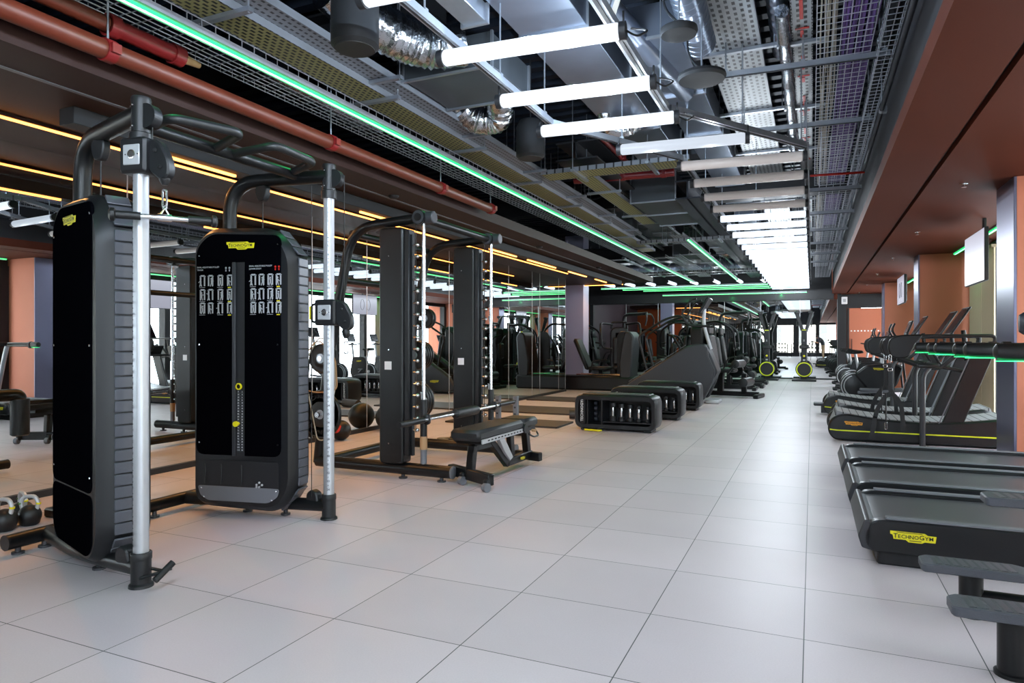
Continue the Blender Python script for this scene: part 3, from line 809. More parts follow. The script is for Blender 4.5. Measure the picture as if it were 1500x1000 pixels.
# flexible foil ducts
def flex(pts, r, label):
    P = fillet(pts, .3, 7); g = MB(); Q = []; R_ = []
    for i in range(len(P) - 1):
        n = max(2, int((P[i + 1] - P[i]).length / .025))
        for k in range(n): Q.append(P[i].lerp(P[i + 1], k / n)); R_.append(r * (1 + .05 * (len(Q) % 2) + random.uniform(-.05, .04)))
    g.tube(Q, R_, 16); solo('flexible_duct', g, M['foil'], label, 'duct')
flex([(-2.85, 3.45, 3.45), (-2.72, 3.9, 3.33), (-2.55, 4.2, 3.3), (-2.3, 4.35, 3.35)], .15, 'crumpled silver flexible duct behind the near black cylinder')
flex([(-3.0, 5.25, 3.42), (-2.85, 5.5, 3.2), (-2.62, 5.6, 3.2), (-2.5, 5.3, 3.4)], .12, 'crumpled silver flexible duct curling below the second tube light')
flex([(-1.9, 6.3, 3.6), (-1.85, 6.5, 3.25), (-1.6, 6.6, 3.3), (-1.5, 6.7, 3.6)], .07, 'ribbed flexible hose looping beneath the rectangular duct')
flex([(-3.55, 3.6, 3.12), (-3.5, 4.4, 3.06), (-3.7, 5.2, 3.15)], .07, 'crinkled foil sleeve above the terracotta pipe')
flex([(-1.4, 15.8, 3.5), (-1.45, 16.2, 3.2), (-1.9, 16.4, 3.2), (-2.2, 16.0, 3.5)], .09, 'curved flexible duct beyond the second green strip')
# black cylinder speakers
for k, (x, y_, r, h) in enumerate([(-2.47, 3.24, .14, .42), (-2.43, 5.85, .135, .35)]):
    t = thing('pendant_speaker', ['large black cylinder speaker hanging near the top of the picture', 'farther black cylinder speaker beyond the third tube light'][k], 'speaker', (x, y_, 2.9))
    g = MB(); g.lathe([(r * .85, 0), (r, .02), (r, h - .06), (r * .8, h)], (0, 0, 0), n=28); part('cabinet', g, M['cover'], t)
    g = MB(); g.lathe([(.0001, -.004), (r * .82, -.004), (r * .84, .004)], (0, 0, 0), n=28); part('grille', g, M['dark'], t)
    g = MB(); g.cyl((0, 0, h), (0, 0, ZC - 2.9), .008, 6); part('hanging_cable', g, M['dark'], t)
for k, (x, y_, z, r) in enumerate([(-.72, 4.02, 2.98, .11), (-.70, 4.78, 2.98, .165)]):
    t = thing('dome_speaker', ['smaller round black disc hanging at the top of the picture', 'larger round black disc hanging over the perforated tray'][k], 'speaker', (x, y_, z))
    g = MB(); g.lathe([(.0001, .0), (r * .5, -.004), (r * .93, .0), (r, .02), (r * .97, .04), (r * .6, .062), (.0001, .068)], (0, 0, 0), n=32); part('dome', g, M['cover'], t)
    g = MB(); g.cyl((0, 0, .06), (0, 0, ZC - z), .006, 6); part('hanging_rod', g, M['steel'], t)
    g = MB(); g.tube(fillet([(0, 0, .07), (-.1, .05, .2), (-.12, .1, .5), (0, .1, ZC - z)], .1), .008, 6); part('lead', g, M['dark'], t)
# dark beams and long services over the far left
def beam(x0, y0, z0, x1, y1, z1, label, m='dark'):
    b = MB(); e = .02
    b.bb(x0, y0, z0, x1, y1, z0 + e); b.bb(x0, y0, z1 - e, x1, y1, z1)
    if abs(x1 - x0) > abs(y1 - y0): c = (y0 + y1) / 2; b.bb(x0, c - e / 2, z0, x1, c + e / 2, z1)
    else: c = (x0 + x1) / 2; b.bb(c - e / 2, y0, z0, c + e / 2, y1, z1)
    solo('steel_beam', b, M[m], label, 'beam')
beam(-1.66, 9.0, 3.05, -1.34, 21, 3.3, 'blue-grey steel beam just left of the far tube run', 'darkblue')
beam(-7.2, 10.2, 3.25, .5, 10.5, 3.55, 'black steel beam crossing the ceiling over the benches')
beam(-7.2, 16.2, 3.2, .5, 16.5, 3.5, 'black steel beam crossing the ceiling farther away')
beam(-7.2, 4.4, 3.62, -2.6, 4.7, 3.88, 'black steel beam over the left soffit')
beam(-2.75, 7.4, 3.28, -2.25, 9.2, 3.5, 'dark service box over the long green strip', 'dark')
pipe('sprinkler_pipe', [(-2.9, 8.5, 3.32), (-1.6, 8.62, 3.32)], .05, M['redpipe2'], 'dark red pipe crossing above the yellowish branch tray', (.15, .5, .9))
pipe('sprinkler_pipe', [(-2.2, 6.9, 3.5), (-2.2, 14, 3.5)], .03, M['redpipe2'], 'thin dark red pipe running away above the green strip', (.2, .5, .8))
for k, (x, z, y0, y1, r) in enumerate([(-2.62, 3.45, 9.5, 20, .03), (-2.0, 3.3, 11.5, 20, .025), (-2.3, 3.2, 11.5, 19, .02), (-3.3, 3.4, 12, 20, .03), (-4.2, 3.2, 16, 21, .04), (-5.4, 3.1, 16, 21, .03)]):
    pipe('service_pipe', [(x, y0, z), (x, y1, z)], r, M['steel'], '%s thin galvanised pipe high over the left far end' % ORD[k], (.1, .4, .7), n=10)
perf_tray(-2.3, -2.08, 12, 19, 3.05, M['trayS'], 'slotted grey tray left of the second green strip')
perf_tray(-3.0, -1.0, 12.4, 12.6, 3.0, M['trayS'], 'slotted grey tray crossing before the second green strip', across=True, cross=.9)
perf_tray(-4.5, -1.2, 17.6, 17.8, 2.95, M['trayS'], 'slotted grey tray crossing far down the room', across=True, cross=1.2)
perf_tray(-6.5, -1.2, 18.7, 18.95, 3.0, M['trayS'], 'slotted pale tray crossing just before the short tubes', across=True, cross=1.2)
rect_duct(-6.6, 17.0, 3.2, -3.2, 17.5, 3.5, 'dull rectangular duct crossing the far left ceiling', 'fcu', .8, 'x')
wire_tray(-2.9, -2.6, 14.6, 19.5, 3.0, 'short wire mesh tray left of the far green strip')
spiral_duct((-6.6, 19.6, 3.35), (-.9, 19.6, 3.35), .14, 'silver spiral duct crossing the ceiling near the far wall')
# zigzag truss near the far wall
for k in range(4):
    b = MB(); x = -5 + k * 1.25
    b.bar((x, 18.3, 3.0), (x + .3, 18.3, 3.35), .04, .02); b.bar((x + .3, 18.3, 3.35), (x + .6, 18.3, 3.0), .04, .02)
    solo('truss_brace', b, M['steel'], '%s inverted V brace of pale steel near the far ceiling, from the left' % ORD[k], 'brace', 'V braces near the far ceiling')

# ================================================================== MACHINES
def logo(mb, Mx, W, mi_y=0, mi_k=1, lift=.002, outline=False):
    """yellow name plate, centred, in the local x-z plane facing -y; W = width"""
    P = [(0, .04), (0, .32), (.055, .42), (.075, .80), (.34, .80), (.40, 1.0), (.69, 1.0), (.75, .86), (.975, .86), (1, .24), (.82, .22), (.75, .05)]
    h = W * .26
    poly = [((x - .5) * W, (.5 - y) * h) for x, y in P]
    g = MB(); g.prism(poly, -.003, 0)
    mb.add(g.v, g.f, mi_y, Mx)
    R = Matrix.Rotation(PI / 2, 4, 'X')
    seq_ = (('T', 1.22), ('E', 1), ('C', 1), ('H', 1), ('N', 1), ('O', 1), ('G', 1.22), ('Y', 1), ('M', 1))
    def wid(ch, k):
        v, f = glyphs(ch, k, .012); return max(p.x for p in v) - min(p.x for p in v)
    tot = sum(wid(c_, k_) for c_, k_ in seq_) + .09 * 8
    s = W * .86 / tot
    x = -W * .43
    for ch, k in seq_:
        v, f = glyphs(ch, s * k, .012)
        w_ = max(p.x for p in v) - min(p.x for p in v); mn = min(p.x for p in v); my = min(p.y for p in v)
        base = -h * .17
        mb.add(v, f, mi_k, Mx @ Matrix.Translation((x - mn, -.003 - lift, base - my)) @ R)
        x += w_ + s * .09
    b = MB(); b.bb(-W * .36, -.003 - lift, h * .36, W * .20, -.003 - lift + .0005, h * .41); b.bb(-W * .08, -.003 - lift, -h * .36, W * .18, -.003 - lift + .0005, -h * .30)
    mb.add(b.v, b.f, mi_k, Mx)
T_ = Matrix.Translation
def Rz(a): return Matrix.Rotation(a, 4, 'Z')
def Rx(a): return Matrix.Rotation(a, 4, 'X')
def Ry(a): return Matrix.Rotation(a, 4, 'Y')

# ------------------------------------------------ dual cable pulley station
def build_pulley():
    D = thing('cable_pulley_machine', 'tall black double cable pulley station with two silver columns and two padded weight towers', 'gym machine', (-3.4, 2.87, 0), world=True)
    # base frame
    g = MB()
    g.tube(fillet([(-4.0, 2.20, .075), (-4.03, 3.62, .075)], .1), .042, 16)
    g.tube(fillet([(-4.0, 2.42, .075), (-3.5, 2.27, .075), (-2.93, 2.20, .09)], .2), .042, 16)
    g.tube(fillet([(-4.0, 3.36, .075), (-3.5, 3.47, .075), (-2.91, 3.54, .09)], .2), .042, 16)
    part('base_frame', g, M['frame'], D)
    for x, y in ((-4.0, 2.26), (-4.0, 2.40), (-4.0, 3.5), (-3.35, 2.28), (-3.55, 3.47), (-3.25, 3.51), (-4.0, 3.1)):
        f = MB(); f.cyl((x, y, 0), (x, y, .012), .032, 14); f.cyl((x, y, .012), (x, y, .04), .015, 10); part('levelling_foot', f, M['grey'], D)
    for x, y, a in ((-4.0, 2.20, -1), (-4.03, 3.62, 1)):
        f = MB(); f.cyl((x, y, .075), (x, y + a * .008, .075), .043, 16); part('end_cap', f, M['dgrey'], D)
    # arches and pull up handles
    for (px, py, tx, ty) in ((-2.93, 2.20, -3.62, 2.37), (-2.91, 3.54, -3.62, 3.38)):
        g = MB(); g.tube(fillet([(tx, ty, 1.6), (tx, ty, 2.25), (px, py, 2.26)], .22, 9), .045, 18)
        part('top_arch', g, M['frame'], D)
        f = MB(); q = Vector((tx, ty, 2.20)).lerp(Vector((px, py, 2.20)), .34)
        f.prism(rpoly([(-.05, .02), (.05, .02), (.05, -.04), (.025, -.09), (-.025, -.09), (-.05, -.04)], .03), -.022, .022, 0, .006, T_(q)); part('pulley_housing', f, M['dgrey'], D)
        f = MB(); f.cyl((q.x, q.y, 1.85), (q.x, q.y, 2.13), .004, 6); part('cable', f, M['rubber'], D)
    g = MB(); g.tube([(-3.12, 2.23, 2.27), (-3.12, 3.51, 2.27)], .034, 14); part('cross_tube', g, M['frame'], D)
    for q in ([(-3.12, 2.40, 2.28), (-2.93, 2.36, 2.29), (-2.80, 2.70, 2.29), (-3.12, 2.80, 2.27)], [(-3.12, 2.92, 2.27), (-2.80, 2.94, 2.29), (-2.84, 3.32, 2.29), (-3.12, 3.42, 2.28)]):
        g = MB(); g.tube(fillet(q, .07, 6), .025, 12); part('pull_up_handle', g, M['pad'], D)
    # columns
    for k, (px, py) in enumerate(((-2.93, 2.20), (-2.91, 3.54))):
        g = MB(); n = 24
        prof = []
        for i in range(n):
            a = 2 * PI * i / n; r = .035 * (1 - (.10 if i % 6 == 0 else 0)); prof.append((px + r * math.cos(a), py + r * math.sin(a)))
        vs = [(x, y, .15) for x, y in prof] + [(x, y, 2.14) for x, y in prof]
        g.add(vs, [tuple(range(n)), tuple(range(n, 2 * n))] + [(i, (i + 1) % n, n + (i + 1) % n, n + i) for i in range(n)])
        c = part('column', g, M['alu'], D, 'ribbed silver aluminium column')
        s = MB()
        ga = -1.95 if k == 0 else -1.0
        for i in range(34):
            z = .2 + i * .055
            u = Vector((math.cos(ga), math.sin(ga), 0))
            p = Vector((px, py, z)) + u * .0345
            s.add(*(lambda v, f: (v, f))(*glyphs(str(34 - i), .019, .02)), 0, T_(p + u * .0015) @ Rz(ga + PI / 2) @ Rx(PI / 2))
            p2 = Vector((px, py, z + .028)); s.cyl(p2 + u * .033, p2 + u * .0355, .003, 8)
        part('height_scale', s, M['dark'], c)
        g = MB(); g.lathe([(.056, 0), (.054, .012), (.045, .02), (.045, .125), (.043, .16), (.0001, .161)], (px, py, 0), n=24)
        g.lathe([(.047, .13), (.048, .135), (.048, .16), (.045, .165)], (px, py, 0), n=24)
        part('base_sleeve', g, M['dgrey'], D)
        g = MB(); g.lathe([(.050, 2.11), (.050, 2.16), (.043, 2.165), (.043, 2.30), (.046, 2.32), (.042, 2.335), (.0001, 2.336)], (px, py, 0), n=24)
        e = (Vector((1, .15, 0))).normalized(); sd = Vector((-e.y, e.x, 0))
        g.cyl(Vector((px, py, 2.24)) + e * .045 - sd * .025, Vector((px, py, 2.24)) + e * .045 + sd * .025, .058, 22)
        for zz in (2.19, 2.29):
            for a in (-2.4, -1.6): g.ball((px + .044 * math.cos(a), py + .044 * math.sin(a), zz), .005, 8, 1)
        part('top_cap', g, [M['dgrey'], M['chrome']], D)
        zc = 2.05 if k == 0 else 1.36
        g = MB(); Mc = T_((px, py, zc)) @ Rz(.18)
        a = MB(); a.prism(rpoly([(-.078, -.085), (.07, -.085), (.07, .085), (-.078, .085)], .02), -.055, .055, 0, .012); g.add(a.v, a.f, 0, Mc)
        a = MB(); a.box((-.004, 0, 0), (.125, .118, .128), 0, .02); g.add(a.v, a.f, 1, Mc)
        a = MB(); a.lathe([(.018, 0), (.022, .004), (.014, .006), (.0001, .004)], (0, -.058, 0), (0, -1, 0), 16); g.add(a.v, a.f, 2, Mc)
        for sx in (-.034, .034):
            a = MB(); a.cyl((sx, -.058, 0), (sx, -.0605, 0), .0035, 8); g.add(a.v, a.f, 3, Mc)
        cr = part('carriage', g, [M['dgrey'], M['silver'], M['chrome'], M['dark']], D)
        a = MB(); a.prism(rpoly([(.06, .08), (.12, .07), (.175, -.03), (.175, -.10), (.13, -.125), (.06, -.07)], .03), -.026, .026, 0, .008); a.xf(Mc)
        for q in ((.105, .02), (.13, -.06)):
            p = Mc @ Vector((q[0], -.028, q[1])); a.ball(p, .011, 8, 0)
        part('swivel_pulley', a, M['dgrey'], cr)
        if k == 1:
            a = MB(); a.tube(fillet([(-.06, -.0, .06), (-.125, 0, .055), (-.125, 0, -.06), (-.06, 0, -.065)], .02), .008, 8); a.bb(-.138, -.012, -.045, -.127, .012, .045, 1); a.xf(Mc); part('release_handle', a, [M['dgrey'], M['yellow']], cr)
    # cables beside the columns
    for (x, y, z0, z1) in ((-2.865, 2.21, 2.0, 2.24), (-2.80, 3.56, 1.42, 2.26), (-3.02, 3.5, .14, 2.2), (-3.0, 2.22, .14, 2.2)):
        g = MB(); g.cyl((x, y, z0), (x, y, z1), .003, 6); part('cable', g, M['rubber'], D)
    # cable stop and carabiner under the raised carriage; same at the lower one
    for (x, y, z) in ((-2.80, 2.225, 1.96), (-2.785, 3.56, 1.24)):
        g = MB(); g.cyl((x, y, z), (x, y, z + .09), .0035, 6); g.lathe([(.012, -.05), (.024, -.03), (.028, -.005), (.022, .012), (.006, .02)], (x, y, z), n=16)
        part('cable_stop', g, M['rubber'], D)
        g = MB(); g.tube(fillet([(x - .016, y, z - .07), (x + .014, y, z - .07), (x + .014, y, z - .15), (x - .016, y, z - .15)], .014, 4, True), .004, 8, closed=True)
        part('carabiner', g, M['chrome'], D)
    # small hooks at the foot of the near column
    g = MB()
    for s in (-.03, .03): g.tube(fillet([(-2.90, 2.2 + s, .05 + .03 * (s > 0)), (-2.84, 2.22 + s, .07), (-2.81, 2.24 + s, .08)], .02), .008, 8)
    g.cyl((-2.81, 2.18, .05), (-2.80, 2.27, .11), .016, 14); part('foot_hook', g, M['dgrey'], D)
    g = MB(); g.prism(rpoly([(-.05, -.03), (.05, -.03), (.04, .04), (-.01, .06), (-.05, .03)], .02), -.03, .03, 0, .008, T_((-3.02, 3.53, .13))); part('lower_pulley_housing', g, M['dgrey'], D)
    g = MB(); g.prism(rpoly([(-.05, -.03), (.05, -.03), (.04, .04), (-.01, .06), (-.05, .03)], .02), -.03, .03, 0, .008, T_((-3.03, 2.2, .13))); part('lower_pulley_housing', g, M['dgrey'], D)
    # towers
    TH = .25
    def tower(cx, cy, ang, chart_side):
        Mt = T_((cx, cy, 0)) @ Rz(ang)
        o = rpoly([(-.36, .07), (.28, .05), (.395, .20), (.395, 1.74), (.26, 1.915), (-.24, 1.93), (-.36, 1.82)], .13, 7)
        g = MB(); g.prism(o, -TH / 2 + .0, TH / 2, 0, .05, Mt, .035)
        tw = part('weight_tower', g, M['dgrey'], D)
        # glossy face panels both sides
        inn = rpoly([(-.315, .42), (.312, .42), (.312, 1.86), (-.21, 1.885), (-.315, 1.79)], .06, 5)
        low = rpoly([(-.315, .41), (.315, .41), (.315, .16), (.24, .10), (-.25, .11), (-.315, .2)], .05, 5)
        for sd in (-1, 1):
            Ms = Mt if sd < 0 else Mt @ Rz(PI) @ Matrix.Diagonal((-1, 1, 1, 1))
            g = MB(); g.prism(inn, -TH / 2 - .006, -TH / 2 + .01, 0, .003, Ms)
            if sd != chart_side: g.prism(low, -TH / 2 - .006, -TH / 2 + .01, 0, .003, Ms)
            for q in ((-.29, 1.74), (.29, 1.80), (-.29, .5), (.29, .5), (.29, 1.15), (-.29, 1.15)): 
                a = MB(); a.lathe([(.006, 0), (.005, .002), (.0001, .002)], (q[0], -TH / 2 - .006, q[1]), (0, -1, 0), 8); g.add(a.v, a.f, 1, Ms)
            part('side_panel', g, [M['gloss'], M['chrome']], tw)
        # ribbed strip on the column side
        g = MB(); n = 25
        for i in range(n):
            z = .22 + i * (1.50 / n)
            g.box((.397, 0, z + .5 * 1.5 / n), (.012, .11, 1.5 / n - .006), 0, .003)
        for i in range(3):
            for top in (0, 1):
                a = (i + .5) / 3
                z = (1.735 + .175 * a) if top else (.205 - .15 * a); x = .400 - (.145 if top else .13) * a
                g.box((x, 0, z), (.012, .11, .062), 0, .003, Matrix.Rotation((-.72 if top else .72), 3, 'Y'))
        g.xf(Mt); part('rib_strip', g, M['rib'], tw)
        # name plate on the near face
        g = MB(); logo(g, Mt @ T_((-.02 if ang < 0 else .02, -TH / 2 - .006, 1.80)), .205); part('name_plate', g, [M['yellow'], M['dark']], tw)
        Y = -TH / 2 - .007
        Ms = Mt if chart_side < 0 else Mt @ Rz(PI)
        # weight stack window
        g = MB(); g.bb(-.036, Y + .001, .42, -.012, Y - .012, 1.69, 0, .003); g.xf(Ms); part('slot_rail', g, M['grey'], tw)
        g = MB(); g.bb(-.012, Y + .002, .42, .05, Y - .001, 1.69); g.xf(Ms); wsw = part('weight_stack', g, M['dark'], tw)
        g = MB()
        for i in range(22):
            z = .84 - i * .0182
            for xx, st in ((.006, '%d' % (5 * i + 5)), (.034, '%d' % (2 + 2 * i))):
                v, f = glyphs(st, .013, .01); g.add(v, f, 0, Ms @ T_((xx, Y - .003, z)) @ Rx(PI / 2))
            g.add([(-.006, Y - .002, z - .009), (.045, Y - .002, z - .009), (.045, Y - .002, z - .008), (-.006, Y - .002, z - .008)], [(0, 1, 2, 3)], 1, Ms)
        part('weight_numbers', g, [M['white'], M['mgrey']], wsw)
        g = MB(); a = MB(); a.lathe([(.022, 0), (.022, .01), (.015, .012), (.015, .004)], (.012, Y - .002, .875), (0, -1, 0), 20, 0, False); g.add(a.v, a.f, 0, Ms)
        part('weight_ring', g, M['yellow'], wsw)
        g = MB(); a = MB(); a.lathe([(.010, 0), (.010, .02), (.018, .022), (.018, .036), (.0001, .038)], (.006, Y - .002, .632), (0, -1, 0), 16); g.add(a.v, a.f, 0, Ms); part('selector_pin', g, M['yellow'], wsw)
        # exercise chart
        g = MB(); yy = Y - .0006
        def rect(x0, z0, x1, z1, mi=0): g.add([(x0, yy, z0), (x1, yy, z0), (x1, yy, z1), (x0, yy, z1)], [(0, 1, 2, 3)], mi, Ms)
        def wr(st, x, z, s_, mi=0, bold=.01):
            v, f = glyphs(st, s_, bold); mn = min(p.x for p in v); g.add([p - Vector((mn, 0, 0)) for p in v], f, mi, Ms @ T_((x, yy, z)) @ Rx(PI / 2))
        for (X0, cols, a1, a2) in ((-.305, (-.267, -.206, -.132, -.062), 'DUAL ADJUSTABLE PULLEY', 'TRUNK'), (.085, (.112, .172, .236, .296), 'DUAL ADJUSTABLE PULLEY', 'LOWER BODY')):
            wr(a1, X0, 1.662, .0138, 0, .02); wr(a2, X0, 1.644, .0138, 0, .02)
            for i, c in enumerate(cols[2:]):
                q = .5 * (cols[2] + cols[3]) + .022 + (i - .5) * .026
                v = MB(); v.cyl((q, yy + .0002, 1.655), (q, yy - .0002, 1.655), .007, 10); v.bb(q - .004, yy - .0003, 1.632, q + .004, yy, 1.645); g.add(v.v, v.f, 0 if X0 < 0 else 2, Ms)
            for r, z in enumerate((1.571, 1.478, 1.389)):
                for i, c in enumerate(cols):
                    # cable tower pictogram
                    for sx in (-.018, .012): rect(c + sx, z - .033, c + sx + .011, z + .028)
                    rect(c - .020, z + .030, c + .026, z + .034); rect(c - .012, z + .034, c + .018, z + .040)
                    # little figure
                    q = c - .012 + ((i * 7 + r * 5) % 4) * .007
                    v = MB(); v.cyl((q, yy - .0004, z + .014), (q, yy - .0008, z + .014), .0065, 8)
                    v.bar((q, yy - .0006, z + .006), (q + .002, yy - .0006, z - .014), .0003, .010); v.bar((q, yy - .0006, z - .012), (q - .008, yy - .0006, z - .036), .0003, .005)
                    v.bar((q + .002, yy - .0006, z - .012), (q + .009, yy - .0006, z - .036), .0003, .005); v.bar((q, yy - .0006, z + .004), (q + (.016 if (i + r) % 2 else -.016), yy - .0006, z + .010 * ((r + i) % 3 - 1)), .0003, .004)
                    g.add(v.v, v.f, 0, Ms)
                    if i in (0, 2): rect(c - .022, z - .044, c + .022, z - .0415, 3)
                    if i == 3: rect(c - .012, z - .048, c + .012, z - .0415, 1)
        part('exercise_chart', g, [M['wgrey'], M['yellow'], M['red'], M['wgrey']], tw)
        # open tray at the bottom
        g = MB(); g.prism(rpoly([(-.30, .21), (.30, .21), (.30, .385), (-.30, .385)], .02), Y + .001, Y + .004, 0, 0)
        for xx in (-.25, -.13, .02): g.bb(xx, Y - .004, .23, xx + .012, Y + .002, .36, 1, .003)
        for c in range(5): g.ball((.14 + .02 * (c % 3), Y - .004, .222 + .014 * (c // 2)), .008, 8, 2)
        g.xf(Ms); part('accessory_tray', g, [M['dark'], M['dgrey'], M['wgrey']], tw)
        g = MB(); g.prism(rpoly([(-.30, .215), (.305, .215), (.29, .16), (.22, .118), (-.22, .118), (-.28, .15)], .02), Y - .004, Y + .002, 0, .002)
        for q in ((-.25, .14), (.25, .14), (-.27, .2), (.28, .2)): 
            a = MB(); a.lathe([(.006, 0), (.0001, .003)], (q[0], Y - .004, q[1]), (0, -1, 0), 8); g.add(a.v, a.f, 1)
        g.xf(Ms); part('kick_plate', g, [M['mgrey'], M['chrome']], tw)
    tower(-3.47, 2.36, -.3, 1)
    tower(-3.47, 3.41, .2, -1)
    return D
build_pulley()
# straight bar hanging on the near column
t = thing('pull_down_bar', 'chrome straight bar with black rubber grips hanging from the near pulley column', 'cable attachment', (-2.80, 2.225, 1.76), world=True)
g = MB(); dr = Vector((.62, .78, 0)).normalized(); c0 = Vector((-2.80, 2.225, 1.755)); g.cyl(c0 - dr * .11, c0 + dr * .11, .0125, 14); g.tube([c0 + dr * .025, c0 + Vector((0, 0, .045)), c0 - dr * .025], .006, 8); g.cyl(c0 - dr * .03, c0 + dr * .03, .018, 14)
part('bar', g, M['chrome'], t)
for s in (-1, 1):
    g = MB(); g.cyl(c0 + dr * s * .10, c0 + dr * s * .205, .019, 14); g.lathe([(.017, 0), (.031, .006), (.031, .022), (.018, .03), (.0001, .031)], c0 + dr * s * .20, dr * s, 16); part('grip', g, M['rubber'], t)
g = MB(); g.tube(fillet([c0 + Vector((-.012, 0, .04)), c0 + Vector((.012, 0, .04)), c0 + Vector((.012, 0, .13)), c0 + Vector((-.012, 0, .13))], .01, 4, True), .0035, 8, closed=True); part('snap_hook', g, M['chrome'], t)

# kettlebells
def kettlebell(loc, rz, label, s=1.0):
    t = thing('kettlebell', label, 'kettlebell', loc, rz, 'kettlebells at the foot of the mirror')
    r = .095 * s
    g = MB(); g.lathe([(.0001, 0), (r * .62, 0), (r * .82, r * .16)] + [(r * math.sin(a), r * .92 - r * math.cos(a)) for a in [PI * k / 14 for k in range(5, 14)]] + [(.0001, r * 1.92)], n=26); part('bell', g, M['rubber'], t)
    g = MB(); g.tube(fillet([(-r * .62, 0, r * 1.45), (-r * .82, 0, r * 2.15), (-r * .5, 0, r * 2.75), (r * .5, 0, r * 2.75), (r * .82, 0, r * 2.15), (r * .62, 0, r * 1.45)], r * .5, 5), [.018 * s] * 60, 12); part('handle', g, M['silver'], t)
    for s_ in (-1, 1):
        g = MB(); g.cyl((s_ * r * .80, 0, r * 2.0), (s_ * r * .83, 0, r * 2.15), .021 * s, 12); part('colour_band', g, M['yellow'] if s_ > 0 else M['leaf'], t)
kettlebell((-4.56, 2.645, 0), .5, 'rightmost black kettlebell at the bottom left, chrome handle', .70)
kettlebell((-4.56, 2.50, 0), .2, 'black kettlebell left of the rightmost one, cut by the picture edge', .74)
kettlebell((-4.73, 2.70, 0), -.2, 'black kettlebell behind the other two near the mirror', .68)
kettlebell((-4.66, 2.34, 0), .3, 'black kettlebell just outside the left picture edge', .74)

# roller pad machine near the mirror: bracket with roller
t = thing('roller_stand', 'black padded roller on a stand behind the near weight tower, seen in the mirror', 'gym machine', (-4.5, 3.0, 0), world=True)
g = MB(); g.bb(-4.68, 2.80, 0, -4.30, 2.90, .06, 0, .01); g.tube([(-4.48, 2.86, .05), (-4.48, 2.86, .76)], .045, 14); part('stand', g, M['frame'], t)
g = MB(); g.tube(fillet([(-4.48, 2.84, .73), (-4.60, 3.40, .73), (-4.60, 3.405, .66)], .07), .05, 16); part('arm', g, M['frame'], t)
g = MB(); g.lathe([(.055, 0), (.068, .006), (.068, .30), (.055, .31), (.0001, .311)], (-4.60, 3.405, .70), (0, 0, -1), 26); part('roller', g, M['pad'], t)

# ------------------------------------------------ smith machine
def plate_mesh(r, th, txt=True):
    g = MB(); g.lathe([(.027, 0), (.05, 0), (.05, .004), (r * .55, .004), (r * .62, -.004), (r * .93, -.004), (r * .97, 0), (r, .006), (r, th - .006), (r * .97, th), (.027, th)], (0, 0, 0), (0, -1, 0), 40)
    return g
def weight_plate(loc, r, th, label, txt=True, m='rubber', group='plates racked on the smith machine'):
    t = thing('weight_plate', label, 'weight plate', loc, 0, group)
    g = MB(); g.lathe([(.026, 0), (r * .985, 0), (r, .006), (r, th - .006), (r * .97, th), (r * .92, th - .004), (r * .55, th - .004), (r * .5, th), (.05, th), (.05, th - .002), (.026, th - .002)], (0, 0, 0), (0, -1, 0), 40)
    part('disc', g, M[m], t)
    g = MB(); g.lathe([(.026, -.002), (.04, -.002), (.042, th + .003), (.026, th + .003)], (0, 0, 0), (0, -1, 0), 24); part('hub', g, M['steel'], t)
    if txt:
        g = MB(); g.lathe([(r * .92, 0), (r * .56, .0)], (0, -th + .0025, 0), (0, -1, 0), 40, 0)
        for base, sgn in ((PI / 2, 1), (-PI / 2, -1)):
            for i, ch in enumerate('TECHNOGYM'):
                a = base - sgn * (i - 4) * .27
                v, f = glyphs(ch, r * .24, .015)
                g.add(v, f, 1, T_((r * .74 * math.cos(a), -th - .0005 + .002, r * .74 * math.sin(a))) @ Ry(-(a - PI / 2) if sgn > 0 else -(a + PI / 2)) @ Rx(PI / 2))
        for s_ in (-1, 1):
            a = MB(); a.prism([(s_ * .06, -.03), (s_ * r * .52, -.055), (s_ * r * .52, .055), (s_ * .06, .03)] if s_ > 0 else [(s_ * .06, .03), (s_ * r * .52, .055), (s_ * r * .52, -.055), (s_ * .06, -.03)], -th - .001, -th + .003); g.add(a.v, a.f, 2)
        part('lettering', g, [M['white'], M['dark'], M['dark']], t)
    return t
